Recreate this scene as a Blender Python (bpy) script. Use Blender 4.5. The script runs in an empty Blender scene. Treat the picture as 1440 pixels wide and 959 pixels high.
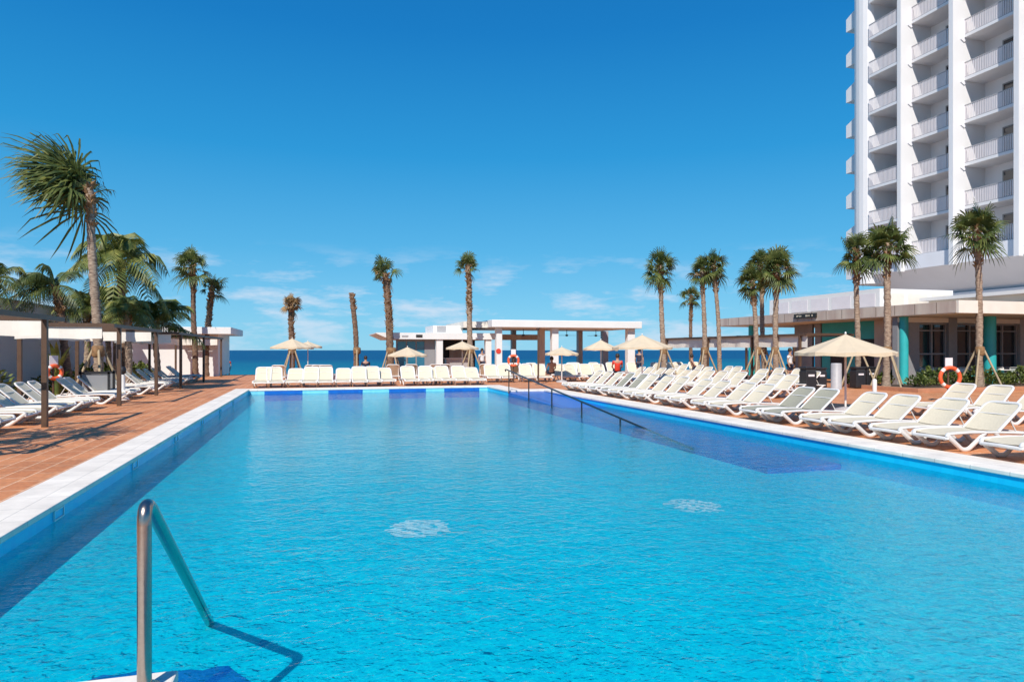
import bpy, math, random
from mathutils import Vector, Matrix, noise as mnoise
PI = math.pi
sc = bpy.context.scene
C = sc.collection

# ---------------------------------------------------------------- camera
# world frame: +Y runs along the pool towards the sea, +X across it to the right
F, CX, HZ, EYE, YAW = 960.0, 720.0, 492.0, 1.7, math.radians(16)
SY, CY = math.sin(YAW), math.cos(YAW)
cam = bpy.data.cameras.new('camera')
cam_o = bpy.data.objects.new('camera', cam); C.objects.link(cam_o)
cam.sensor_width = 36; cam.lens = 24.0
cam.shift_y = (HZ - 479.5) / 1440.0
cam.clip_start = 0.1; cam.clip_end = 20000
cam_o.location = (0, 0, EYE)
cam_o.rotation_euler = (PI / 2, 0, -YAW)
sc.camera = cam_o

# ---------------------------------------------------------------- light
SUN_EL = math.radians(44)
SX, SYY = -0.472, -0.882
world = bpy.data.worlds.new('World'); sc.world = world; world.use_nodes = True
wn = world.node_tree; N = wn.nodes; L = wn.links
for n in list(N): N.remove(n)
wo = N.new('ShaderNodeOutputWorld'); bg = N.new('ShaderNodeBackground')
sky = N.new('ShaderNodeTexSky'); sky.sky_type = 'NISHITA'; sky.sun_disc = False
sky.sun_elevation = SUN_EL; sky.sun_rotation = math.atan2(SX, SYY) % (2 * PI)
sky.air_density = 1.0; sky.dust_density = 0.15; sky.ozone_density = 3.0
tint = N.new('ShaderNodeMix'); tint.data_type = 'RGBA'; tint.blend_type = 'MULTIPLY'
tint.inputs['Factor'].default_value = 1.0
tint.inputs['B'].default_value = (0.50, 0.93, 1.12, 1)
L.new(sky.outputs['Color'], tint.inputs['A'])
tc = N.new('ShaderNodeTexCoord')
mp = N.new('ShaderNodeMapping'); mp.inputs['Scale'].default_value = (8, 8, 34)
mp.inputs['Location'].default_value = (1.3, 0.4, 0.2)
ns = N.new('ShaderNodeTexNoise'); ns.inputs['Scale'].default_value = 1.0
ns.inputs['Detail'].default_value = 7; ns.inputs['Roughness'].default_value = 0.62
L.new(tc.outputs['Generated'], mp.inputs['Vector']); L.new(mp.outputs['Vector'], ns.inputs['Vector'])
cr = N.new('ShaderNodeValToRGB'); cr.color_ramp.elements[0].position = 0.50; cr.color_ramp.elements[1].position = 0.66
L.new(ns.outputs['Fac'], cr.inputs['Fac'])
sep = N.new('ShaderNodeSeparateXYZ'); L.new(tc.outputs['Generated'], sep.inputs['Vector'])
band = N.new('ShaderNodeValToRGB'); e = band.color_ramp.elements
e[0].position = 0.0; e[0].color = (.5, .5, .5, 1); e[1].position = 0.15; e[1].color = (0, 0, 0, 1)
a = e.new(0.05); a.color = (.8, .8, .8, 1); a = e.new(0.10); a.color = (.6, .6, .6, 1)
L.new(sep.outputs['Z'], band.inputs['Fac'])
mul = N.new('ShaderNodeMath'); mul.operation = 'MULTIPLY'
L.new(cr.outputs['Color'], mul.inputs[0]); L.new(band.outputs['Color'], mul.inputs[1])
mul2 = N.new('ShaderNodeMath'); mul2.operation = 'MULTIPLY'; mul2.inputs[1].default_value = 0.95
L.new(mul.outputs[0], mul2.inputs[0])
cm = N.new('ShaderNodeMix'); cm.data_type = 'RGBA'
cm.inputs['B'].default_value = (5.4, 6.2, 7.3, 1)
grad = N.new('ShaderNodeValToRGB'); ge = grad.color_ramp.elements
def lin(r, g_, b_): return tuple((c / 255) ** 2.2 * 8.7 for c in (r, g_, b_)) + (1,)
ge[0].position = 0.0; ge[0].color = lin(132, 194, 228); ge[1].position = .62; ge[1].color = lin(0, 96, 168)
for p_, c_ in ((.06, (112, 184, 224)), (.14, (78, 167, 217)), (.27, (34, 143, 206)), (.42, (4, 117, 189))):
    q_ = ge.new(p_); q_.color = lin(*c_)
L.new(sep.outputs['Z'], grad.inputs['Fac'])
smix = N.new('ShaderNodeMix'); smix.data_type = 'RGBA'; smix.inputs['Factor'].default_value = .85
L.new(tint.outputs['Result'], smix.inputs['A']); L.new(grad.outputs['Color'], smix.inputs['B'])
L.new(mul2.outputs[0], cm.inputs['Factor']); L.new(smix.outputs['Result'], cm.inputs['A'])
L.new(cm.outputs['Result'], bg.inputs['Color'])
bg.inputs['Strength'].default_value = 0.10
L.new(bg.outputs['Background'], wo.inputs['Surface'])

sun = bpy.data.lights.new('sun', 'SUN'); sun.energy = 4.2; sun.angle = math.radians(0.53); sun.color = (1.0, 0.93, 0.84)
sun_o = bpy.data.objects.new('sun', sun); C.objects.link(sun_o)
h_ = math.hypot(SX, SYY)
to_sun = Vector((SX / h_ * math.cos(SUN_EL), SYY / h_ * math.cos(SUN_EL), math.sin(SUN_EL)))
sun_o.rotation_euler = to_sun.to_track_quat('Z', 'Y').to_euler()
sun_o.location = to_sun * 60
sc.view_settings.view_transform = 'Standard'; sc.view_settings.look = 'None'
sc.view_settings.gamma = 1; sc.view_settings.exposure = 0.34
sc.view_settings.use_curve_mapping = False
sc.cycles.max_bounces = 8; sc.cycles.transparent_max_bounces = 12
sc.cycles.diffuse_bounces = 4; sc.cycles.glossy_bounces = 3
sc.cycles.caustics_reflective = False; sc.cycles.caustics_refractive = False
sc.cycles.use_denoising = True

# ---------------------------------------------------------------- helpers: photo measurements -> ground positions
def at(px, py, z=0.0):
    """ground-plane point (height z) seen at photo pixel px,py -> world x,y"""
    Y = F * (EYE - z) / (py - HZ); X = (px - CX) / F * Y
    return (X * CY + Y * SY, -X * SY + Y * CY)
def atd(px, Y):
    X = (px - CX) / F * Y
    return (X * CY + Y * SY, -X * SY + Y * CY)
def uy(px, x):
    """y where the vertical plane at world x meets photo column px"""
    t = (px - CX) / F
    return (x * CY - t * SY * x) / (SY + t * CY)
def vx(px, y):
    """x where the vertical plane at world y meets photo column px"""
    t = (px - CX) / F
    return y * (SY + t * CY) / (CY - t * SY)
def depth(x, y): return x * SY + y * CY
def hz(py, x, y): return EYE + (HZ - py) / F * depth(x, y)

# ---------------------------------------------------------------- materials
MATS = {}
def node_mat(name):
    m = bpy.data.materials.new(name); m.use_nodes = True
    nt = m.node_tree
    return m, nt, nt.nodes['Principled BSDF']
def mat(name, col, rough=0.6, var=0.0, scale=6.0, metal=0.0, bump=0.0, col2=None, spec=None, coord='Object', detail=5, stretch=None, sub=0):
    if name in MATS: return MATS[name]
    m, nt, b = node_mat(name)
    b.inputs['Roughness'].default_value = rough; b.inputs['Metallic'].default_value = metal
    if spec is not None: b.inputs['Specular IOR Level'].default_value = spec
    c2 = col2 or tuple(max(0, c * (1 - var)) for c in col)
    t = nt.nodes.new('ShaderNodeTexCoord'); n = nt.nodes.new('ShaderNodeTexNoise')
    n.inputs['Scale'].default_value = scale; n.inputs['Detail'].default_value = detail
    src = t.outputs[coord]
    if stretch:
        mp = nt.nodes.new('ShaderNodeMapping'); mp.inputs['Scale'].default_value = stretch
        nt.links.new(src, mp.inputs['Vector']); src = mp.outputs['Vector']
    nt.links.new(src, n.inputs['Vector'])
    r = nt.nodes.new('ShaderNodeValToRGB')
    r.color_ramp.elements[0].position = .32; r.color_ramp.elements[1].position = .68
    r.color_ramp.elements[0].color = (*c2, 1); r.color_ramp.elements[1].color = (*col, 1)
    nt.links.new(n.outputs['Fac'], r.inputs['Fac'])
    nt.links.new(r.outputs['Color'], b.inputs['Base Color'])
    if bump:
        bp = nt.nodes.new('ShaderNodeBump'); bp.inputs['Strength'].default_value = min(1, bump)
        bp.inputs['Distance'].default_value = 0.02
        nt.links.new(n.outputs['Fac'], bp.inputs['Height']); nt.links.new(bp.outputs['Normal'], b.inputs['Normal'])
    MATS[name] = m; return m

M = {}
M['plastic'] = mat('white resin', (.76, .74, .71), .38, .07, 9)
M['sling'] = mat('beige mesh', (.68, .61, .46), .75, .10, 30)
M['sling_grey'] = mat('grey mesh', (.36, .35, .27), .8, .12, 30)
M['white'] = mat('white render', (.76, .76, .75), .7, .05, 1.5, bump=.08)
M['tower'] = mat('tower paint', (.73, .73, .74), .75, .035, .6)
M['recess'] = mat('recess paint', (.76, .76, .79), .8, .05, .8)
M['rail_pink'] = mat('railing paint', (.74, .70, .72), .6, .05, 3)
M['wall_l'] = mat('garden wall render', (.66, .66, .67), .8, .08, .9, bump=.1)
M['stone'] = mat('travertine fascia', (.60, .54, .47), .75, .35, 1.6, detail=8, stretch=(1, 1, .25), col2=(.42, .33, .29))
M['cream'] = mat('cream fascia', (.78, .74, .66), .75, .08, 2)
M['teal'] = mat('teal paint', (.03, .44, .46), .5, .12, 2)
M['brown_metal'] = mat('bronze brown paint', (.105, .058, .034), .5, .2, 8)
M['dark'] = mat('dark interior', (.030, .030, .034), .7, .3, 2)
M['valance'] = mat('cream canvas', (.82, .78, .70), .8, .06, 5)
M['canopy'] = mat('parasol canvas', (.66, .54, .38), .85, .07, 3)
M['pole'] = mat('white pole', (.74, .74, .72), .4, .05, 9)
M['trunk'] = mat('palm bark', (.44, .34, .25), .9, 0, 7, bump=1, col2=(.15, .095, .07), stretch=(1, 1, 4))
M['trunk_dark'] = mat('palm bark dark', (.27, .17, .11), .9, 0, 7, bump=.8, col2=(.06, .035, .025), stretch=(1, 1, 3))
M['boot'] = mat('leaf bases', (.33, .19, .09), .9, .5, 9)
M['brace'] = mat('timber brace', (.46, .36, .23), .8, .25, 6)
M['steel'] = mat('stainless steel', (.44, .37, .32), .27, .12, 30, metal=1.0)
M['rail_dark'] = mat('dark handrail', (.05, .055, .065), .3, .2, 20, metal=.6)
M['black'] = mat('black plastic', (.022, .022, .026), .45, .3, 8)
M['grey'] = mat('grey metal', (.42, .41, .42), .5, .12, 8)
M['frame_grey'] = mat('grey window frame', (.26, .265, .28), .5, .08, 5)
M['red'] = mat('red', (.72, .055, .03), .55, .15, 6)
M['orange'] = mat('ring orange', (.80, .12, .035), .5, .12, 6)
M['skin'] = mat('skin', (.45, .26, .18), .55, .15, 9)
M['hair'] = mat('hair', (.03, .02, .014), .6, .3, 20)
M['navy'] = mat('navy cloth', (.02, .03, .07), .8, .2, 8)
M['whitecloth'] = mat('white cloth', (.75, .75, .76), .8, .08, 8)
M['foam'] = mat('white grate', (.97, .97, .97), .35, .05, 14)
M['sand'] = mat('sand', (.55, .47, .35), .9, .15, .6)
M['soil'] = mat('soil', (.09, .06, .04), .95, .4, 5)
M['terrac'] = mat('terracotta kerb', (.50, .235, .13), .8, .2, 3)
M['sign'] = mat('sign black', (.03, .028, .025), .5, .2, 5)
M['letter'] = mat('sign letters', (.62, .57, .45), .5, .1, 5)
M['leaf_dead'] = mat('dead fronds', (.34, .21, .09), .85, .45, 5)

def leaf_mat(name, a, b_, cc):
    m, nt, b = node_mat(name)
    t = nt.nodes.new('ShaderNodeTexCoord'); n = nt.nodes.new('ShaderNodeTexNoise'); n.inputs['Scale'].default_value = 2.6; n.inputs['Detail'].default_value = 6
    nt.links.new(t.outputs['Object'], n.inputs['Vector'])
    r = nt.nodes.new('ShaderNodeValToRGB'); el = r.color_ramp.elements
    el[0].position = .30; el[0].color = (*a, 1); el[1].position = .72; el[1].color = (*cc, 1)
    q = el.new(.5); q.color = (*b_, 1)
    nt.links.new(n.outputs['Fac'], r.inputs['Fac']); nt.links.new(r.outputs['Color'], b.inputs['Base Color'])
    b.inputs['Roughness'].default_value = .5
    tr = nt.nodes.new('ShaderNodeBsdfTranslucent'); nt.links.new(r.outputs['Color'], tr.inputs['Color'])
    mx = nt.nodes.new('ShaderNodeMixShader'); mx.inputs[0].default_value = .25
    nt.links.new(b.outputs[0], mx.inputs[1]); nt.links.new(tr.outputs[0], mx.inputs[2])
    nt.links.new(mx.outputs[0], nt.nodes['Material Output'].inputs['Surface'])
    return m
M['leaf'] = leaf_mat('palm leaf', (.035, .06, .016), (.095, .13, .032), (.24, .25, .065))
M['leaf_coco'] = leaf_mat('coconut leaf', (.055, .09, .022), (.14, .18, .04), (.38, .36, .09))
M['leaf_bush'] = leaf_mat('shrub leaf', (.035, .07, .015), (.11, .15, .03), (.28, .29, .07))

def deck_mat():
    m, nt, b = node_mat('terracotta deck tiles')
    ln = nt.links.new
    g = nt.nodes.new('ShaderNodeNewGeometry'); mp = nt.nodes.new('ShaderNodeMapping')
    mp.inputs['Rotation'].default_value = (0, 0, PI / 2)
    ln(g.outputs['Position'], mp.inputs['Vector'])
    br = nt.nodes.new('ShaderNodeTexBrick')
    br.inputs['Scale'].default_value = 1.0; br.inputs['Brick Width'].default_value = .62; br.inputs['Row Height'].default_value = .31
    br.inputs['Mortar Size'].default_value = .012; br.inputs['Mortar Smooth'].default_value = .3
    br.inputs['Color1'].default_value = (.66, .27, .11, 1); br.inputs['Color2'].default_value = (.52, .19, .07, 1)
    br.inputs['Mortar'].default_value = (.74, .48, .30, 1); br.inputs['Bias'].default_value = -.1
    ln(mp.outputs['Vector'], br.inputs['Vector'])
    n = nt.nodes.new('ShaderNodeTexNoise'); n.inputs['Scale'].default_value = .7; n.inputs['Detail'].default_value = 8; n.inputs['Roughness'].default_value = .65
    ln(g.outputs['Position'], n.inputs['Vector'])
    n2 = nt.nodes.new('ShaderNodeTexNoise'); n2.inputs['Scale'].default_value = 14; n2.inputs['Detail'].default_value = 6
    ln(g.outputs['Position'], n2.inputs['Vector'])
    ad = nt.nodes.new('ShaderNodeMath'); ad.operation = 'ADD'; ln(n.outputs['Fac'], ad.inputs[0]); ln(n2.outputs['Fac'], ad.inputs[1])
    mr = nt.nodes.new('ShaderNodeMapRange'); mr.inputs['From Min'].default_value = .7; mr.inputs['From Max'].default_value = 1.3
    mr.inputs['To Min'].default_value = .66; mr.inputs['To Max'].default_value = 1.24
    ln(ad.outputs[0], mr.inputs['Value'])
    mx = nt.nodes.new('ShaderNodeMix'); mx.data_type = 'RGBA'; mx.blend_type = 'MULTIPLY'; mx.inputs['Factor'].default_value = 1
    ln(br.outputs['Color'], mx.inputs['A']); ln(mr.outputs['Result'], mx.inputs['B'])
    ln(mx.outputs['Result'], b.inputs['Base Color']); b.inputs['Roughness'].default_value = .62
    bp = nt.nodes.new('ShaderNodeBump'); bp.inputs['Strength'].default_value = .35; bp.inputs['Distance'].default_value = .01
    iv = nt.nodes.new('ShaderNodeMath'); iv.operation = 'SUBTRACT'; iv.inputs[0].default_value = 1; ln(br.outputs['Fac'], iv.inputs[1])
    ln(iv.outputs[0], bp.inputs['Height']); ln(bp.outputs['Normal'], b.inputs['Normal'])
    return m
M['deck'] = deck_mat()

def coping_mat():
    m, nt, b = node_mat('coping stone'); ln = nt.links.new
    g = nt.nodes.new('ShaderNodeNewGeometry')
    br = nt.nodes.new('ShaderNodeTexBrick'); br.offset = 0
    br.inputs['Scale'].default_value = 1; br.inputs['Brick Width'].default_value = .6; br.inputs['Row Height'].default_value = .6
    br.inputs['Mortar Size'].default_value = .006
    br.inputs['Color1'].default_value = (.90, .84, .745, 1); br.inputs['Color2'].default_value = (.85, .79, .70, 1); br.inputs['Mortar'].default_value = (.60, .57, .51, 1)
    ln(g.outputs['Position'], br.inputs['Vector'])
    n = nt.nodes.new('ShaderNodeTexNoise'); n.inputs['Scale'].default_value = 1.7; n.inputs['Detail'].default_value = 8; n.inputs['Roughness'].default_value = .7
    ln(g.outputs['Position'], n.inputs['Vector'])
    mr = nt.nodes.new('ShaderNodeMapRange'); mr.inputs['From Min'].default_value = .3; mr.inputs['From Max'].default_value = .65
    mr.inputs['To Min'].default_value = .78; mr.inputs['To Max'].default_value = 1.03; ln(n.outputs['Fac'], mr.inputs['Value'])
    mx = nt.nodes.new('ShaderNodeMix'); mx.data_type = 'RGBA'; mx.blend_type = 'MULTIPLY'; mx.inputs['Factor'].default_value = 1
    ln(br.outputs['Color'], mx.inputs['A']); ln(mr.outputs['Result'], mx.inputs['B']); ln(mx.outputs['Result'], b.inputs['Base Color'])
    b.inputs['Roughness'].default_value = .7
    return m
M['coping'] = coping_mat()

def mosaic(name, c1, c2, grout, size=.10):
    m, nt, b = node_mat(name); ln = nt.links.new
    g = nt.nodes.new('ShaderNodeNewGeometry')
    v = nt.nodes.new('ShaderNodeVectorMath'); v.operation = 'SNAP'; v.inputs[1].default_value = (size, size, size)
    ln(g.outputs['Position'], v.inputs[0])
    wnn = nt.nodes.new('ShaderNodeTexWhiteNoise'); wnn.noise_dimensions = '3D'; ln(v.outputs[0], wnn.inputs['Vector'])
    mx = nt.nodes.new('ShaderNodeMix'); mx.data_type = 'RGBA'; mx.inputs['A'].default_value = (*c1, 1); mx.inputs['B'].default_value = (*c2, 1)
    ln(wnn.outputs['Value'], mx.inputs['Factor']); ln(mx.outputs['Result'], b.inputs['Base Color'])
    b.inputs['Roughness'].default_value = .3
    return m
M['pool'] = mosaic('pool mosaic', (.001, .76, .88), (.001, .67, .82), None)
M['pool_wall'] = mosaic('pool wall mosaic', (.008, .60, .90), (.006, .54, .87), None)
M['pool_wall_sunlit'] = mosaic('sunlit pool wall mosaic', (.24, .68, .80), (.20, .62, .77), None)  # wall mosaic lightened for the far side, sunlight put into the colour
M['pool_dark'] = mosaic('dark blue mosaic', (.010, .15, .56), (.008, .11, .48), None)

def water_mat():
    m = bpy.data.materials.new('pool water'); m.use_nodes = True; nt = m.node_tree; ln = nt.links.new
    for n in list(nt.nodes): nt.nodes.remove(n)
    out = nt.nodes.new('ShaderNodeOutputMaterial')
    g = nt.nodes.new('ShaderNodeNewGeometry')
    mp = nt.nodes.new('ShaderNodeMapping'); mp.inputs['Rotation'].default_value = (0, 0, YAW); mp.inputs['Scale'].default_value = (.92, 1.1, 1)
    ln(g.outputs['Position'], mp.inputs['Vector'])
    def nz(scale, det, dist, rough=.55):
        n = nt.nodes.new('ShaderNodeTexNoise'); n.inputs['Scale'].default_value = scale; n.inputs['Detail'].default_value = det
        n.inputs['Distortion'].default_value = dist; n.inputs['Roughness'].default_value = rough
        ln(mp.outputs['Vector'], n.inputs['Vector']); return n
    big = nz(1.3, 2, .4); mid = nz(5.0, 3, .9); small = nz(13, 2, .6)
    def ma(op, a, b):
        q = nt.nodes.new('ShaderNodeMath'); q.operation = op
        for i, s in enumerate((a, b)):
            if isinstance(s, (int, float)): q.inputs[i].default_value = s
            else: ln(s, q.inputs[i])
        return q.outputs[0]
    hgt = ma('ADD', ma('ADD', ma('MULTIPLY', big.outputs['Fac'], .55), ma('MULTIPLY', mid.outputs['Fac'], .42)), ma('MULTIPLY', small.outputs['Fac'], .26))
    bp = nt.nodes.new('ShaderNodeBump'); bp.inputs['Strength'].default_value = 1.0; bp.inputs['Distance'].default_value = .034
    ln(hgt, bp.inputs['Height'])
    fr = nt.nodes.new('ShaderNodeFresnel'); fr.inputs['IOR'].default_value = 1.26; ln(bp.outputs['Normal'], fr.inputs['Normal'])
    # painted caustics: noise tints the sheet with bright lines of focused light
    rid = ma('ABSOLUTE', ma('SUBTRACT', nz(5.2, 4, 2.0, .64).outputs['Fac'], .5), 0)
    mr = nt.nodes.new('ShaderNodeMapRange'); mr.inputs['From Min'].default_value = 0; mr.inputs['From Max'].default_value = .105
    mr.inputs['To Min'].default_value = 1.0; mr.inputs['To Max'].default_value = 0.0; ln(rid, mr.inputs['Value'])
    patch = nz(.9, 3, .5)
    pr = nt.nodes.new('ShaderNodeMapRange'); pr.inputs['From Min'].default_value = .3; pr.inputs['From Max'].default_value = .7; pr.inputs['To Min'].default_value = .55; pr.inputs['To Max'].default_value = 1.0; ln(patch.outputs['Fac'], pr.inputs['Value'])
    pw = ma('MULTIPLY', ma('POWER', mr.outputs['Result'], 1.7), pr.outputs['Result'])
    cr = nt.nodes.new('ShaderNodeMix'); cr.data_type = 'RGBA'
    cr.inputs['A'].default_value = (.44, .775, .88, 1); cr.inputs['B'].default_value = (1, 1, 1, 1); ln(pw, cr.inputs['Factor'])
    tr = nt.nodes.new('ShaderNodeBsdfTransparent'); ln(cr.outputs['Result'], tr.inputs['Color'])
    gl = nt.nodes.new('ShaderNodeBsdfGlossy'); gl.inputs['Roughness'].default_value = .03; ln(bp.outputs['Normal'], gl.inputs['Normal'])
    mx = nt.nodes.new('ShaderNodeMixShader'); df = nt.nodes.new('ShaderNodeBsdfDiffuse'); df.inputs['Color'].default_value = (.002, .62, .82, 1)   # light scattered back inside the water
    sc_ = nt.nodes.new('ShaderNodeMixShader'); sc_.inputs[0].default_value = .07; ln(tr.outputs[0], sc_.inputs[1]); ln(df.outputs[0], sc_.inputs[2])
    ln(fr.outputs[0], mx.inputs[0]); ln(sc_.outputs[0], mx.inputs[1]); ln(gl.outputs[0], mx.inputs[2])
    ln(mx.outputs[0], out.inputs['Surface'])
    return m
M['water'] = water_mat()

def sea_mat():
    m, nt, b = node_mat('sea water'); ln = nt.links.new
    g = nt.nodes.new('ShaderNodeNewGeometry')
    mp = nt.nodes.new('ShaderNodeMapping'); mp.inputs['Scale'].default_value = (.006, .02, 1); ln(g.outputs['Position'], mp.inputs['Vector'])
    n = nt.nodes.new('ShaderNodeTexNoise'); n.inputs['Scale'].default_value = 1; n.inputs['Detail'].default_value = 5; ln(mp.outputs['Vector'], n.inputs['Vector'])
    sp = nt.nodes.new('ShaderNodeSeparateXYZ'); ln(g.outputs['Position'], sp.inputs['Vector'])
    mr = nt.nodes.new('ShaderNodeMapRange'); mr.inputs['From Min'].default_value = 60; mr.inputs['From Max'].default_value = 420; ln(sp.outputs['Y'], mr.inputs['Value'])
    ad = nt.nodes.new('ShaderNodeMath'); ad.operation = 'MULTIPLY_ADD'; ln(n.outputs['Fac'], ad.inputs[0]); ad.inputs[1].default_value = .5; ad.inputs[2].default_value = -.25
    a2 = nt.nodes.new('ShaderNodeMath'); a2.operation = 'ADD'; ln(ad.outputs[0], a2.inputs[0]); ln(mr.outputs['Result'], a2.inputs[1])
    r = nt.nodes.new('ShaderNodeValToRGB'); el = r.color_ramp.elements
    el[0].position = 0; el[0].color = (.010, .22, .29, 1); el[1].position = .9; el[1].color = (.005, .085, .20, 1)
    ln(a2.outputs[0], r.inputs['Fac']); ln(r.outputs['Color'], b.inputs['Base Color'])
    b.inputs['Roughness'].default_value = .55; b.inputs['Specular IOR Level'].default_value = .12
    n3 = nt.nodes.new('ShaderNodeTexNoise'); n3.inputs['Scale'].default_value = .8; n3.inputs['Detail'].default_value = 4; ln(g.outputs['Position'], n3.inputs['Vector'])
    bp = nt.nodes.new('ShaderNodeBump'); bp.inputs['Strength'].default_value = .8; bp.inputs['Distance'].default_value = .5
    ln(n3.outputs['Fac'], bp.inputs['Height']); ln(bp.outputs['Normal'], b.inputs['Normal'])
    return m
M['sea'] = sea_mat()
def glass_mat(name, col, rough=.06):
    m, nt, b = node_mat(name); b.inputs['Base Color'].default_value = (*col, 1); b.inputs['Roughness'].default_value = rough
    b.inputs['Specular IOR Level'].default_value = .9
    return m
M['glass_dark'] = glass_mat('dark window glass', (.018, .020, .026))
M['glass_teal'] = glass_mat('teal window glass', (.02, .15, .24), .12)

# ---------------------------------------------------------------- mesh building
class MB:
    def __init__(s): s.v = []; s.f = []; s.sm = []
    def add(s, vs, fs, smooth=False):
        o = len(s.v); s.v += [tuple(p) for p in vs]
        for f in fs: s.f.append([i + o for i in f]); s.sm.append(smooth)
    def box(s, x0, x1, y0, y1, z0, z1):
        s.add([(x0,y0,z0),(x1,y0,z0),(x1,y1,z0),(x0,y1,z0),(x0,y0,z1),(x1,y0,z1),(x1,y1,z1),(x0,y1,z1)],
              [(0,3,2,1),(4,5,6,7),(0,1,5,4),(1,2,6,5),(2,3,7,6),(3,0,4,7)]); return s
    def prism(s, poly, axis, a, b):
        """poly: list of 2-D points; axis 'x','y','z' extrusion from a to b"""
        n = len(poly)
        def P(p, t):
            return {'x': (t, p[0], p[1]), 'y': (p[0], t, p[1]), 'z': (p[0], p[1], t)}[axis]
        s.add([P(p, a) for p in poly] + [P(p, b) for p in poly],
              [list(range(n))[::-1], list(range(n, 2 * n))] + [(i, (i + 1) % n, (i + 1) % n + n, i + n) for i in range(n)]); return s
    def tube(s, pts, r, seg=8, closed=False, caps=True, sq=None):
        pts = [Vector(p) for p in pts]; n = len(pts)
        rs = r if isinstance(r, (list, tuple)) else [r] * n
        prev = None; rings = []
        for i, p in enumerate(pts):
            if closed: d = (pts[(i + 1) % n] - pts[i - 1])
            else: d = pts[min(i + 1, n - 1)] - pts[max(i - 1, 0)]
            d = d.normalized() if d.length > 1e-9 else Vector((0, 0, 1))
            if prev is None:
                up = Vector((0, 0, 1)) if abs(d.z) < .9 else Vector((0, 1, 0))
                a = d.cross(up).normalized()
            else:
                a = (prev - d * prev.dot(d))
                a = a.normalized() if a.length > 1e-6 else d.orthogonal().normalized()
            prev = a; b = d.cross(a)
            ring = []
            for k in range(seg):
                t = 2 * PI * (k + .5) / seg
                ca, sa = math.cos(t), math.sin(t)
                if sq: ca, sa = ca * sq[0], sa * sq[1]
                ring.append(p + (a * ca + b * sa) * rs[i])
            rings.append(ring)
        vs = [q for rg in rings for q in rg]; fs = []
        m = n if closed else n - 1
        for i in range(m):
            j = (i + 1) % n
            for k in range(seg):
                k2 = (k + 1) % seg
                fs.append((i * seg + k, i * seg + k2, j * seg + k2, j * seg + k))
        s.add(vs, fs, seg > 4)
        if caps and not closed:
            s.add(rings[0], [list(range(seg))[::-1]]); s.add(rings[-1], [list(range(seg))])
        return s
    def lathe(s, prof, seg=20, c=(0, 0), smooth=True):
        vs = []; fs = []
        for r, z in prof:
            for k in range(seg):
                t = 2 * PI * k / seg; vs.append((c[0] + r * math.cos(t), c[1] + r * math.sin(t), z))
        for i in range(len(prof) - 1):
            for k in range(seg):
                k2 = (k + 1) % seg; fs.append((i * seg + k, i * seg + k2, (i + 1) * seg + k2, (i + 1) * seg + k))
        s.add(vs, fs, smooth); return s
    def mesh(s, name, m, bevel=0):
        me = bpy.data.meshes.new(name); me.from_pydata(s.v, [], s.f)
        me.polygons.foreach_set('use_smooth', s.sm); me.materials.append(m); me.update()
        return me
    def build(s, name, m, parent=None, loc=(0, 0, 0), rz=0, bevel=0):
        o = bpy.data.objects.new(name, s.mesh(name, m)); C.objects.link(o)
        o.location = loc; o.rotation_euler = (0, 0, rz)
        if parent: o.parent = parent
        if bevel:
            b = o.modifiers.new('bevel', 'BEVEL'); b.width = bevel; b.segments = 2; b.limit_method = 'ANGLE'
        return o
def tag(o, label=None, cat=None, group=None, kind=None):
    if label: o['label'] = label
    if cat: o['category'] = cat
    if group: o['group'] = group
    if kind: o['kind'] = kind
    return o
def empty(name, loc=(0, 0, 0), rz=0, label=None, cat=None, group=None):
    o = bpy.data.objects.new(name, None); C.objects.link(o); o.location = loc; o.rotation_euler = (0, 0, rz)
    o.empty_display_size = .2
    return tag(o, label, cat, group)
CH = {}
def copy_tree(o, loc, rz, label, group=None, parent=None, swap=None):
    c = o.copy(); C.objects.link(c)
    if parent is None:
        c.location = loc; c.rotation_euler = (0, 0, rz); c['label'] = label
        if group: c['group'] = group
    else: c.parent = parent
    if swap and c.type == 'MESH' and c.data.name in swap: c.data = swap[c.data.name]
    for ch in o.children: copy_tree(ch, None, None, None, None, c, swap)
    return c
def struct(o): return tag(o, kind='structure')
ORD = ['first','second','third','fourth','fifth','sixth','seventh','eighth','ninth','tenth','eleventh','twelfth','thirteenth','fourteenth','fifteenth','sixteenth','seventeenth','eighteenth','nineteenth','twentieth','twenty-first','twenty-second','twenty-third','twenty-fourth','twenty-fifth','twenty-sixth','twenty-seventh','twenty-eighth','twenty-ninth','thirtieth']

# ---------------------------------------------------------------- the setting
PL, PR, PF, PN = -2.77, 9.28, 31.0, 3.96      # pool: left, right, far, near edges (inner coping edge)
NX, NY = 7.70, 27.4                            # ramp notch at the far right: x from NX, far edge NY
CW_L, CW_R, CW_F = .60, .80, .80
WZ = -.19; FZ = -.50
BACK = 1.2                                     # near edge where the landing does not stick out
LAND = -.70                                    # right side of the landing with the handrail
g = MB()
def rect(mb, x0, x1, y0, y1, z): mb.add([(x0,y0,z),(x1,y0,z),(x1,y1,z),(x0,y1,z)], [(0,1,2,3)])
XL, XR, YB, YF = -60, 70, -25, 50
rect(g, XL, PL - CW_L, YB, YF, 0); rect(g, PR + CW_R, XR, YB, YF, 0)
rect(g, PL - CW_L, PR + CW_R, PF + CW_F, YF, 0)
rect(g, NX + CW_F, PR + CW_R, NY + CW_F, PF + CW_F, 0)
rect(g, PL - CW_L, PR + CW_R, YB, BACK - 1.0, 0)
struct(g.build('deck', M['deck']))
e = MB(); e.box(XL, XR, YF, YF + .3, -3.2, -.004); struct(e.build('terrace_wall', M['cream']))
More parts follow.
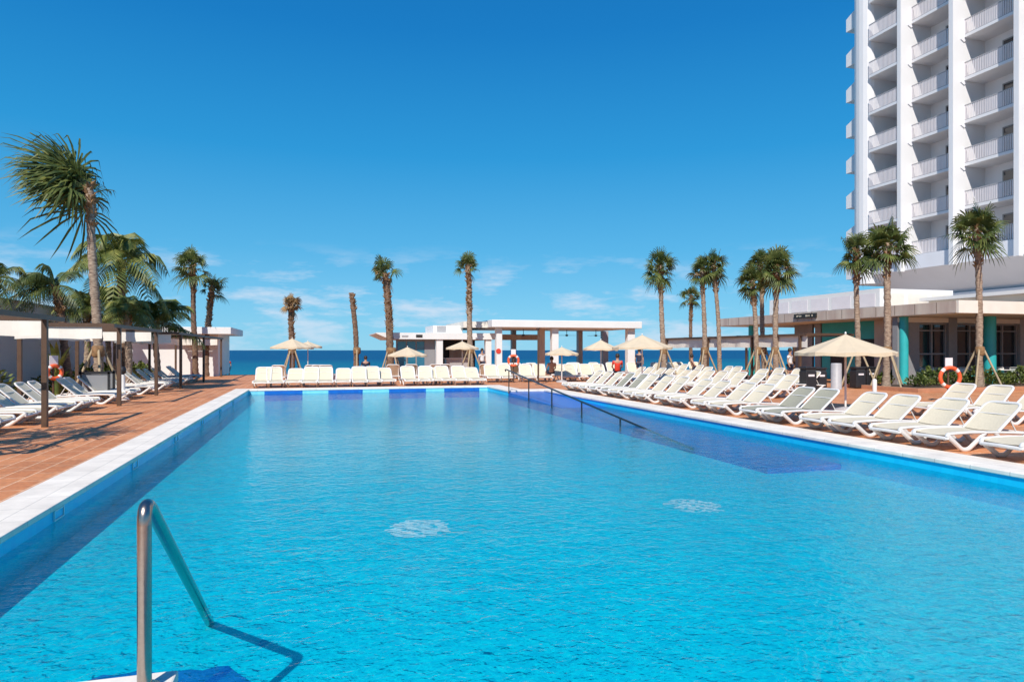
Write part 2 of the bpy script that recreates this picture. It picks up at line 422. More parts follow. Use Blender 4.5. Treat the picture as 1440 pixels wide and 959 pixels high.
# coping slabs (4 cm proud of the deck, overhanging the pool a little)
c = MB(); T = .012; o_ = .03; ZB = -.055
c.box(PL - CW_L, PL + o_, BACK - 1, PF + CW_F, ZB, T)
c.box(PL + o_, LAND, BACK - 1, PN, ZB, T)
c.box(LAND, PR - o_, BACK - 1, BACK, ZB, T)
c.box(PL + o_, NX - o_, PF - o_, PF + CW_F, ZB, T)
c.box(NX - o_, NX + CW_F, NY - o_, PF + CW_F, ZB, T)
c.box(NX + CW_F, PR - o_, NY - o_, NY + CW_F, ZB, T)
c.box(PR - o_, PR + CW_R, BACK - 1, NY + CW_F, ZB, T)
struct(c.build('pool_coping', M['coping'], bevel=.012))
# pool shell
w = MB()
def wallq(x0, y0, x1, y1, z0=FZ, z1=ZB): w.add([(x0,y0,z0),(x1,y1,z0),(x1,y1,z1),(x0,y0,z1)], [(0,1,2,3)])
wallq(PL, PN, PL, PF); wallq(NX, PF, NX, NY); wallq(NX, NY, PR, NY); wallq(PR, NY, PR, BACK)
wallq(PR, BACK, LAND, BACK); wallq(LAND, BACK, LAND, PN - .02); wallq(LAND, PN - .02, PL, PN - .02)
struct(w.build('pool_wall', M['pool_wall']))
w = MB(); wallq(PL, PF, NX, PF); struct(w.build('pool_wall', M['pool_wall_sunlit']))
f = MB(); rect(f, PL, PR, BACK, PF, FZ); struct(f.build('pool_floor', M['pool']))
# accessible ramp in dark tile with its side wall
RY0, RY1 = 10.4, NY
r = MB(); r.prism([(RY1, -.06), (RY1, FZ - .1), (RY0, FZ - .1), (RY0, FZ + .10)], 'x', NX, PR - .004)
struct(r.build('pool_ramp', M['pool_dark']))
# dark step shapes added under the near handrail, standing in for shaded water
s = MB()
def shade_step(x1, y1, z1):
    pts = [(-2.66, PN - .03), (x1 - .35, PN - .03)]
    for k in range(19):      # rounded, scalloped edge of the shaded shape
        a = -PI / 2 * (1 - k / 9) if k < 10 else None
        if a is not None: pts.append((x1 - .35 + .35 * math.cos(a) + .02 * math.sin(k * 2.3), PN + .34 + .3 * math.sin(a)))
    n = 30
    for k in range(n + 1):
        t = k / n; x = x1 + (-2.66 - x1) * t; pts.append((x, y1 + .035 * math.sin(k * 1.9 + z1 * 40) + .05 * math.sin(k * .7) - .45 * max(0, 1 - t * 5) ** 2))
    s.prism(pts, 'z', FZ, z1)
shade_step(-.50, 4.65, -.36); shade_step(-.34, 5.0, -.43)
struct(s.build('shade_steps', M['pool_dark']))
# dark tile panels on the far wall
s = MB()
for x0, x1 in ((-2.13, -.58), (.51, 1.98), (3.14, 4.80), (5.65, 7.30)):
    s.box(x0, x1, PF - .014, PF - .002, -.62, -.06)
struct(s.build('pool_tile_panel', M['pool_dark']))
wt = MB(); rect(wt, PL, PR, BACK, NY, WZ); rect(wt, PL, NX, NY, PF, WZ)
struct(wt.build('pool_water', M['water']))
b_ = MB(); rect(b_, -200, 300, YF + .3, 64, -3.2); struct(b_.build('beach', M['sand']))
sea = MB(); sea.add([(-9000,60,-3.4),(9000,60,-3.4),(9000,9000,-3.4),(-9000,9000,-3.4)], [(0,1,2,3)])
struct(sea.build('sea', M['sea']))
gr = MB(); gr.add([(-400,-400,-3.6),(400,-400,-3.6),(400,60,-3.6),(-400,60,-3.6)], [(0,1,2,3)])
struct(gr.build('ground', M['sand']))

# white slatted inlet covers on the left pool wall
for i in range(6):
    yy = 8.71 + 3.33 * i
    t = empty('skimmer_cover', (PL, yy, -.12), 0, 'white framed skimmer opening in the left pool wall, %s from the near end' % ORD[i], 'skimmer', 'skimmer openings along the left pool wall')
    a = MB(); a.box(.002, .02, -.15, .15, .045, .06); a.box(.002, .02, -.15, .15, -.06, -.045); a.box(.002, .02, -.15, -.135, -.045, .045); a.box(.002, .02, .135, .15, -.045, .045)
    a.build('frame', M['white'], t)
    a = MB(); a.box(.001, .008, -.13, .13, -.042, .042); a.build('flap', M['pool_wall'], t)

# white floor grates, the ripples' broken shimmer modelled into their shape
for i, (px, py) in enumerate(((587, 743), (975, 711))):
    x, y = at(px, py, FZ)
    rnd = random.Random(4 + i); a = MB()
    for k in range(14):
        yy = (-.37 + k * .057)
        lim = .36 * math.sqrt(max(0.06, 1 - (yy / .46) ** 2)) * rnd.uniform(.8, 1.15)
        n = 12; x0 = -lim + rnd.uniform(-.05, .05)
        for q in range(n):
            if rnd.random() < (.08 if i == 0 else .2): continue
            xa, xb = x0 + 2 * lim * q / n, x0 + 2 * lim * (q + 1) / n
            f_ = lambda x_: yy + .018 * math.sin(x_ * 24 + k * 1.7) + .008 * math.sin(x_ * 70 + k)
            h0, h1 = .021 * rnd.uniform(.5, 1.3), .021 * rnd.uniform(.5, 1.3)
            a.add([(xa, f_(xa) - h0, .004), (xb, f_(xb) - h1, .004), (xb, f_(xb) + h1, .007), (xa, f_(xa) + h0, .007)], [(0, 1, 2, 3)])
    tag(a.build('floor_grate', M['foam'], loc=(x, y, FZ), rz=-YAW),
        'bright white grate shimmering on the pool floor, %s' % ('the left one nearer the camera' if i == 0 else 'the right one farther away'), 'grate', 'floor grates')

# ---------------------------------------------------------------- handrails
def near_rail():
    t = empty('pool_handrail', (-.82, 3.76, T), 0, 'shiny stainless steel grab rail rising from the near coping and sloping into the water', 'handrail')
    pts = [(0, 0, 0), (0, 0, .4), (0, 0, .82)]
    R0 = .075
    top = Vector((0, .06, .945)); end = Vector((0.0, 2.35, -.62 ))
    d = (end - Vector((0, .05, .93))).normalized()
    for k in range(7):
        a = k / 6
        p = Vector((0, 0, .82)).lerp(Vector((0, .0, .955)), a).lerp(Vector((0, 0, .955)).lerp(Vector((0, .05, .93)) + d * .10, a), a)
        pts.append(tuple(p))
    pts.append(tuple(Vector((0, .05, .93)) + d * .9)); pts.append(tuple(end))
    a = MB().tube(pts, .0335, 20); a.build('rail', M['steel'], t)
    b = MB().lathe([(.0335, .03), (.07, .022), (.075, 0), (0, 0)], 24); b.build('base_flange', M['steel'], t)
near_rail()
def ramp_rail():
    t = empty('ramp_handrail', (NX - .05, NY, 0), 0, 'long dark handrail on thin posts sloping down along the blue ramp into the water', 'handrail')
    sl = .086
    tops = []
    y0, y1 = -.2, -14.2
    def zr(y): return .86 + sl * y
    for k, yy in enumerate((-.25, -3.0, -5.6, -8.3, -11.0)):
        a = MB().tube([(0, yy, max(FZ, -.10 + .03 * yy)), (0, yy, zr(yy))], .024, 10); a.build('post', M['rail_dark'] if k else M['brown_metal'], t)
    pts = [(0, .25, .80), (0, .30, .87), (0, .1, zr(0.1) + .01)] + [(0, y, zr(y)) for y in (-2, -6, -10, -14.6)]
    MB().tube(pts, .028, 12).build('rail', M['rail_dark'], t)
ramp_rail()

# ---------------------------------------------------------------- sun loungers
def rounded(pts, rad, n=5):
    out = []
    for i, p in enumerate(pts):
        if i == 0 or i == len(pts) - 1: out.append(Vector(p)); continue
        p = Vector(p); a = Vector(pts[i - 1]); b = Vector(pts[i + 1])
        r1 = min(rad, (a - p).length * .48, (b - p).length * .48)
        A = p + (a - p).normalized() * r1; B = p + (b - p).normalized() * r1
        for k in range(n + 1):
            t = k / n; out.append(A.lerp(p, t).lerp(p.lerp(B, t), t))
    return out
def make_lounger(name, ang, label, cat, sling):
    root = empty(name, (0, 0, 0), 0, label, cat)
    W = .33
    # frame: foot end curls down, side rails, crossbars
    f = MB()
    for s in (-1, 1):
        f.tube(rounded([(.02, s * W, .22), (.03, s * W, .305), (.5, s * W, .318), (1.12, s * W, .298), (1.82, s * W, .26)], .10), .033, 8, sq=(.75, 1.15))
    f.tube(rounded([(.02, -W, .23), (.0, 0, .24), (.02, W, .23)], .1), .03, 8)
    f.tube([(.55, -W, .29), (.55, W, .29)], .016, 6); f.tube([(1.12, -W, .28), (1.12, W, .28)], .018, 6)
    f.tube([(1.81, -W, .26), (1.81, W, .26)], .022, 6)
    f.build('frame', M['plastic'], root)
    for s in (-1, 1):
        a = MB().tube(rounded([(.02, s * (W + .015), .29), (.10, s * (W + .012), .22), (.35, s * (W - .01), .03), (.48, s * (W - .01), .03), (.82, s * (W + .01), .30)], .09), .037, 8, sq=(.75, 1.1))
        a.build('leg', M['plastic'], root)
        a = MB().tube(rounded([(1.04, s * (W + .01), .295), (1.33, s * (W - .01), .03), (1.43, s * (W - .01), .03), (1.74, s * (W + .01), .262)], .09), .037, 8, sq=(.75, 1.1))
        a.build('leg', M['plastic'], root)
    sm = MB(); nx = 8
    xs = [.05 + (1.12 - .05) * i / nx for i in range(nx + 1)]
    def zz(x): return .312 + .014 * math.sin(PI * (x - .05) / 1.07) - (.03 if x < .06 else 0)
    vs = []; fs = []
    for x in xs:
        for y, dz in ((-W + .02, 0), (-W * .5, -.012), (0, -.016), (W * .5, -.012), (W - .02, 0)):
            vs.append((x, y, zz(x) + dz))
    for i in range(nx):
        for k in range(4): fs.append((i * 5 + k, (i + 1) * 5 + k, (i + 1) * 5 + k + 1, i * 5 + k + 1))
    n0 = len(vs); vs += [(x, y, z - .012) for x, y, z in vs]; fs += [tuple(q + n0 for q in f_[::-1]) for f_ in fs]
    sm.add(vs, fs, True); sm.build('seat_sling', sling, root)
    # backrest
    ca, sa = math.cos(ang), math.sin(ang); H = Vector((1.12, 0, .315)); LB = .72
    def B(t, y, up=0): return H + Vector((ca * t - sa * up, y, sa * t + ca * up))
    b = MB(); b.tube(rounded([B(0, -W), B(LB, -W), B(LB, W), B(0, W)], .15, 6), .030, 8, sq=(1.0, .8))
    b.tube([B(.42, -W), B(.42, W, 0)], .012, 6)
    back = b.build('backrest_frame', M['plastic'], root)
    q = MB(); vs = []; fs = []; nn = 9
    for i in range(nn + 1):
        t = .0 + (LB) * i / nn
        hw = W - .015
        if t > LB - .13: hw = W - .015 - .13 * (1 - math.sqrt(max(0, 1 - ((t - (LB - .13)) / .135) ** 2)))
        for k in range(5):
            y = -hw + 2 * hw * k / 4; vs.append(B(t, y, .012 - .022 * (1 - (y / hw) ** 2)))
    for i in range(nn):
        for k in range(4): fs.append((i * 5 + k, (i + 1) * 5 + k, (i + 1) * 5 + k + 1, i * 5 + k + 1))
    n0 = len(vs); vs += [v + Vector((sa * .012, 0, -ca * .012)) for v in vs]; fs += [tuple(z + n0 for z in f_[::-1]) for f_ in fs]
    q.add(vs, fs, True); q.build('backrest_sling', sling, back)
    p = MB(); t_ = .36
    for s in (-1, 1):
        bb = B(t_, s * (W - .04), -.02); p.tube([bb, (bb.x + .16, s * (W - .04), .27)], .012, 6)
    p.build('back_support', M['plastic'], root)
    return root
LG = 'white framed sun loungers round the pool'
PROTO = {}
COUNT = [0]
def lounger(x, y, rz, kind, label, group):
    """kind: low / high back, 'g' suffix grey sling"""
    if kind not in PROTO:
        ang = {'l': 39, 'h': 53, 'm': 43, 'f': 8}[kind[0]]
        o = make_lounger('sun_lounger', math.radians(ang), label, 'sun lounger', M['sling_grey'] if kind.endswith('g') else M['sling'])
        o['group'] = group; o.location = (x, y, 0); o.rotation_euler = (0, 0, rz)
        PROTO[kind] = o; return o
    return copy_tree(PROTO[kind], (x, y, 0), rz, label, group)
rnd = random.Random(7)
# row along the right pool edge: foot to the pool (x = 10.0), backs to the right
ys = [7.05, 7.98, 9.22, 10.13, 11.2, 12.08, 13.4, 14.25, 15.7, 16.6, 17.9, 18.8, 20.0, 20.9, 22.0, 22.9, 24.0, 24.9, 26.0, 26.9]
G1 = 'sun loungers along the right pool edge'
for i, y in enumerate(ys):
    k = 'l'
    if i in (6, 7): k = 'lg'
    if i in (15, 16): k = 'mg'
    if i >= 12 and k == 'l': k = 'm'
    lounger(10.02 + rnd.uniform(-.05, .06), y, rnd.uniform(-.05, .05) , k,
            '%s lounger, %s from the near end in the row along the right pool edge' % ('grey-beige' if 'g' in k else 'white', ORD[i]), G1)
# second and third rows behind
G2 = 'sun loungers in the second row right of the pool'
y2 = [12.0, 12.95, 13.9] + [20.6, 21.5, 22.7, 23.6, 24.9, 25.8, 27.1, 28.0, 29.3, 30.2, 31.4, 32.3]
n2 = 0
for i, y in enumerate(y2):
    lounger(14.75 + rnd.uniform(-.08, .08), y, rnd.uniform(-.07, .07), 'm' if i % 5 else 'l', 'white lounger standing %s from the near end of the second row right of the pool' % ORD[i], G2)
G3 = 'sun loungers in the third row right of the pool'
for i, y in enumerate([23.4, 24.4, 26.0, 26.9, 28.6, 29.5, 31.2, 32.1, 33.7, 34.6, 36.2, 37.1]):
    lounger(18.2 + rnd.uniform(-.2, .2), y, rnd.uniform(-.1, .1), 'h' if i % 3 else 'm', 'white lounger, %s from the near end of the third row right of the pool' % ORD[i], G3)
# row behind the far edge, feet to the pool, backs seen from the front
G4 = 'sun loungers behind the far pool edge'
xs4 = [371, 391, 412, 435, 457, 480, 503, 523, 542, 573, 592, 606, 623, 641, 661]
for i, px in enumerate(xs4):
    x = vx(px, 33.9)
    lounger(x, 32.05 + rnd.uniform(-.1, .28), PI / 2 + rnd.uniform(-.13, .13), 'hm'[(i * 5) % 3 == 1], 'white lounger facing the camera, %s from the left behind the far pool edge' % ORD[i], G4)
G5 = 'sun loungers behind the far right corner of the pool'
for i, px in enumerate([684, 704, 733, 753, 783, 801, 819, 838]):
    x = vx(px, 36.0)
    lounger(x, 34.4 + rnd.uniform(-.1, .1), PI / 2 + rnd.uniform(-.12, .12), 'h', 'white lounger facing the camera, %s from the left behind the far right pool corner' % ORD[i], G5)
# back rows facing the sea, their undersides towards the camera
G6 = 'sun loungers facing the sea behind the far row'
for i, px in enumerate([396, 432, 448, 463, 556, 584, 607, 630, 690, 722, 742]):
    x = vx(px, 37.4)
    lounger(x, 39.2 + rnd.uniform(-.3, .3), -PI / 2 + rnd.uniform(-.15, .15), 'hg' if i % 2 else 'h', 'lounger turned to the sea with its back to the camera, %s from the left' % ORD[i], G6)
G7 = 'sun loungers in front of the open pavilion'
for i, px in enumerate([700, 722, 745, 790, 812, 835, 858, 880, 905, 925, 948, 970]):
    x = vx(px, 40)
    lounger(x, 38.4 + rnd.uniform(-.3, .3), PI / 2 + rnd.uniform(-.5, .1), 'h', 'white lounger %s from the left in the last row before the open pavilion' % ORD[i], G7)
# left side, feet to the pool, under the pergolas
G8 = 'sun loungers under the left pergolas'
yl = [12.4, 13.2, 14.1, 14.9, 15.8, 16.6, 17.9, 18.7, 19.7, 20.5, 21.5, 22.3] + [24.2, 25.1, 26.2, 27.1, 28.9, 29.8, 31.6, 32.5, 34.2, 35.1, 37.0, 37.9, 40.2, 41.1]
for i, y in enumerate(yl):
    k = 'm' if i % 2 else 'l'
    if i >= 10: k = 'm'
    lounger(-5.95 - (.25 if i < 10 else .1) + rnd.uniform(-.08, .05), y, PI + rnd.uniform(-.05, .05), k, 'white lounger under the left pergolas, %s from the near end of that row' % ORD[i], G8)

# ---------------------------------------------------------------- pergolas
def pergola(x0, x1, yp, y_lo, y_hi, label, group, ht=2.36, valance=('back', 'ends'), vh=.5, m='brown_metal', back='x0'):
    """posts at each yp on both long sides; open frame roof; canvas valances"""
    t = empty('pergola', ((x0 + x1) / 2, (yp[0] + yp[-1]) / 2, 0), 0, label, 'pergola', group)
    ox, oy = t.location.x, t.location.y
    for y in yp:
        for x in (x0, x1):
            a = MB(); a.box(x - ox - .055, x - ox + .055, y - oy - .055, y - oy + .055, 0, ht - .001); a.build('post', M[m], t, bevel=.006)
    for x in (x0, x1):
        a = MB(); a.box(x - ox - .05, x - ox + .05, y_lo - oy, y_hi - oy, ht, ht + .105); a.build('beam', M[m], t)
    n = max(2, int((y_hi - y_lo) / 2.4)) + 1
    for k in range(n):
        y = y_lo + .06 + (y_hi - y_lo - .12) * k / (n - 1)
        a = MB(); a.box(x0 - ox + .051, x1 - ox - .051, y - oy - .03, y - oy + .03, ht + .02, ht + .12); a.build('rafter', M[m], t)
    bx = x0 + .09 if back == 'x0' else x1 - .09
    def cloth(pa, pb, nseg, name='valance'):
        q = MB(); vs = []; fs = []
        pa, pb = Vector(pa), Vector(pb); d = (pb - pa); nrm = Vector((-d.y, d.x, 0)).normalized()
        for i in range(nseg + 1):
            p = pa + d * i / nseg
            w_ = .02 * math.sin(i * .8)
            vs += [(p.x, p.y, ht + .01), (p.x + nrm.x * w_, p.y + nrm.y * w_, ht - vh + .03 * abs(math.sin(i * PI / 12)))]
        for i in range(nseg): fs.append((2*i, 2*i+2, 2*i+3, 2*i+1))
        q.add(vs, fs, False)
        o = q.build(name, M['valance'], t); s = o.modifiers.new('thick', 'SOLIDIFY'); s.thickness = .008
    cloth((bx - ox, y_lo - oy + .1, 0), (bx - ox, y_hi - oy - .1, 0), max(12, int((y_hi - y_lo) * 5)))
    if 'ends' in valance:
        ex = x1 - ox - .3 if back == 'x0' else x0 - ox + .3
        for y in (y_lo + .1, y_hi - .1): cloth((bx - ox, y - oy, 0), (ex, y - oy, 0), 16)
    return t
PG = 'open pergolas along the left wall'
pergola(-8.35, -5.75, (11.4, 17.3), 10.8, 18.4, 'nearest brown pergola on the left, with white canvas valance', PG, vh=.35)
pergola(-8.35, -5.75, (23.2, 28.2), 22.5, 28.9, 'middle brown pergola on the left, round the tall wind-blown palm', PG, vh=.35)
pergola(-8.35, -5.75, (33.0, 39.4, 46.3), 32.4, 47.0, 'farthest and longest brown pergola on the left, beside the white building', PG, vh=.38)
pergola(22.0, 24.6, (27.3, 31.0, 35.2, 40.1), 26.8, 40.8, 'long dark pergola with white valance behind the loungers on the right', 'open pergola right', vh=.55, back='x0', valance=())

# ---------------------------------------------------------------- left wall and building
o = MB(); o.box(-11.9, -11.5, 2, 46, 0, 3.6); o.box(-11.95, -11.45, 2, 46, 3.6, 3.68)
tag(o.build('garden_wall', M['wall_l']), 'long plain white rendered wall in shade behind the left pergolas', 'wall')
def left_building():
    t = empty('beach_building', (-10, 50, 0), 0, 'low white building with a thick flat roof slab at the far left by the sea', 'building')
    y0 = 47.6; x1 = vx(309, y0) - .1
    a = MB(); a.box(-14 + 10, x1 + 10, y0 - 50, y0 + 6 - 50, 0, 2.7); a.build('wall', M['white'], t)
    xr = vx(325, y0 - .8)
    a = MB(); a.box(-14 + 10, xr + 10, y0 - .9 - 50, y0 + 6.5 - 50, 2.701, 3.14); a.build('roof', M['white'], t, bevel=.02)
    a = MB(); a.box(x1 + 9.2, x1 + 9.28, y0 - 50.02, y0 - 50.001, .1, 2.3); a.build('downpipe', M['grey'], t)
left_building()
# low white parapet & blue catamaran-like hull beyond, at far left
a = MB(); a.box(-21, -14.2, 50.6, 50.9, -1, .12); tag(a.build('parapet_wall', M['white']), 'low white parapet wall at the deck end left of the loungers', 'wall')

# ---------------------------------------------------------------- centre: bar building
def bar_building():
    Y0 = 44.0
    xl, xr = vx(546, Y0), vx(690, Y0)
    t = empty('bar_building', ((xl + xr) / 2, Y0 + 2, 0), 0, 'low white bar building with a box on its flat roof, left of the open pavilion', 'building')
    ox, oy = t.location.x, t.location.y
    def bx(name, m, x0, x1, y0, y1, z0, z1, par=None):
        q = MB(); q.box(x0 - ox, x1 - ox, y0 - oy, y1 - oy, z0, z1); return q.build(name, M[m], par or t)
    zt, zb = hz(468, xl, Y0), hz(477, xl, Y0)
    q = MB(); xo = vx(528, Y0)
    q.prism([(xo - ox, zt - .06), (xo - ox, zt), (xr + .3 - ox, zt), (xr + .3 - ox, zb), (xl - ox, zb)], 'y', Y0 - .6 - oy, Y0 + 5.5 - oy); q.build('roof', M['white'], t)
    bx0, bx1 = vx(608, Y0 + .5), vx(649, Y0 + .5)
    rb = bx('roof_box', 'white', bx0, bx1, Y0 + .2, Y0 + 3.5, zt + .001, hz(457.5, bx0, Y0) )
    q = MB()
    for k in range(6): q.box(bx0 - ox + .25, bx0 - ox + .85, Y0 + .18 - oy, Y0 + .2 - oy, zt + .08 + k * .07, zt + .115 + k * .07)
    q.build('louvre', M['grey'], rb)
    s = bx('sign_board', 'sign', vx(585, Y0 - .6), vx(594, Y0 - .6), Y0 - .63, Y0 - .602, zb + .12, zt - .12)
    s = bx('sign_board', 'grey', vx(565, Y0 - .6), vx(574, Y0 - .6), Y0 - .63, Y0 - .602, zb + .16, zt - .16)
    bx('column', 'white', vx(613, Y0 - .3), vx(622, Y0 - .3), Y0 - .5, Y0 - .1, 0, zb - .001)
    bx('column', 'white', vx(682, Y0 - .3), vx(690, Y0 - .3), Y0 - .5, Y0 - .1, 0, zb - .001)
    bx('wall', 'frame_grey', vx(597, Y0), vx(612, Y0), Y0, Y0 + .2, 0, zb - .001)
    bx('wall', 'grey', vx(545, Y0), vx(549, Y0), Y0, Y0 + .3, 0, zb - .001)
    w_ = bx('window', 'frame_grey', vx(557, Y0), vx(597, Y0) - .002, Y0 + .06, Y0 + .12, 0, zb - .001)
    for k in range(3):
        a0 = vx(557, Y0) + .1 + k * .62
        bx('pane', 'glass_teal', a0, a0 + .52, Y0 + .04, Y0 + .058, .2, zb - .15, w_)
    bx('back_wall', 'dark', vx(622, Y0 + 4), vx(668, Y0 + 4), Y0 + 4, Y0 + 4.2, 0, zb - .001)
    c_ = bx('counter', 'grey', vx(627, Y0 + 1), vx(660, Y0 + 1), Y0 + .8, Y0 + 1.5, 0, 1.1)
    bx('countertop', 'white', vx(625, Y0 + 1), vx(662, Y0 + 1), Y0 + .7, Y0 + 1.6, 1.101, 1.16, c_)
    bx('bar_cabinet', 'stone', vx(632, Y0 + 3.9), vx(664, Y0 + 3.9), Y0 + 3.6, Y0 + 3.98, 0, 1.7)
bar_building()
def pavilion():
    Y0 = 42.0; xl, xr = vx(692, Y0), vx(903, Y0)
    t = empty('pavilion', ((xl + xr) / 2, Y0 + 3, 0), 0, 'open white pavilion with a flat roof on square columns in front of the sea', 'pavilion')
    ox, oy = t.location.x, t.location.y
    zt, zb = hz(449.5, xl, Y0), hz(460, xl, Y0)
    q = MB(); q.box(xl - ox, xr - ox, Y0 - oy, Y0 + 7.5 - oy, zb, zt); q.build('roof', M['white'], t, bevel=.03)
    q = MB(); q.box(xl - 1.6 - ox, xl - .002 - ox, Y0 + 1.2 - oy, Y0 + 7.3 - oy, zb, zt - .08); q.build('side_roof', M['cream'], t)
    def col(p0, p1, y, m, z1=zb - .001):
        q = MB(); q.box(vx(p0, y) - ox, vx(p1, y) - ox, y - .22 - oy, y + .22 - oy, 0, z1); q.build('column', M[m], t, bevel=.012)
    for p in ((697, 705), (775, 784), (881, 891)): col(*p, Y0 + .6, 'white')
    for p in ((719, 725), (812, 818), (846, 854)): col(*p, Y0 + 6.8, 'grey')
    col(757, 765, Y0 + 2.4, 'stone')
    q = MB(); q.box(vx(704, Y0 + 6) - ox, vx(760, Y0 + 6) - ox, Y0 + 5.9 - oy, Y0 + 6.1 - oy, hz(478, xl, Y0 + 6), hz(470, xl, Y0 + 6)); q.build('cross_beam', M['stone'], t)
    for k, p in enumerate((736, 797, 838)):
        fx = vx(p, Y0 + 3.5) - ox
        q = MB(); q.tube([(fx, 3.5 - 3, zb), (fx, .5, zb - .35)], .02, 6); q.lathe([(0, zb - .35), (.1, zb - .37), (.1, zb - .46), (0, zb - .5)], 10, (fx, .5))
        for s in range(4):
            a_ = s * PI / 2 + .4 + k; q.add([(fx + .1 * math.cos(a_) - .05 * math.sin(a_), .5 + .1 * math.sin(a_) + .05 * math.cos(a_), zb - .41), (fx + .1 * math.cos(a_) + .05 * math.sin(a_), .5 + .1 * math.sin(a_) - .05 * math.cos(a_), zb - .43),
                (fx + .65 * math.cos(a_) + .07 * math.sin(a_), .5 + .65 * math.sin(a_) - .07 * math.cos(a_), zb - .43), (fx + .65 * math.cos(a_) - .07 * math.sin(a_), .5 + .65 * math.sin(a_) + .07 * math.cos(a_), zb - .41)], [(0, 1, 2, 3), (3, 2, 1, 0)])
        q.build('ceiling_fan', M['black'], t)
    q = MB(); y = Y0 + .37; x = vx(701, y); q.prism([(x - ox - .17 + .17 * (1 + math.cos(k * PI / 6)) , 1.62 + .17 * math.sin(k * PI / 6)) for k in range(12)], 'y', y - .02 - oy, y - oy)
    sg = q.build('notice', M['red'], t)
pavilion()
x, y = at(757, 541); a = MB(); a.tube([(0, 0, 0), (0, 0, 2.75)], .045, 10); a.lathe([(.0, .03), (.16, .03), (.16, 0)], 16)
a.lathe([(.045, 2.70), (.11, 2.72), (.11, 2.76), (0, 2.80)], 12)
tag(a.build('shower_post', M['brown_metal'], loc=(x, y, 0)), 'slim brown post on the deck between loungers behind the ramp corner', 'post')

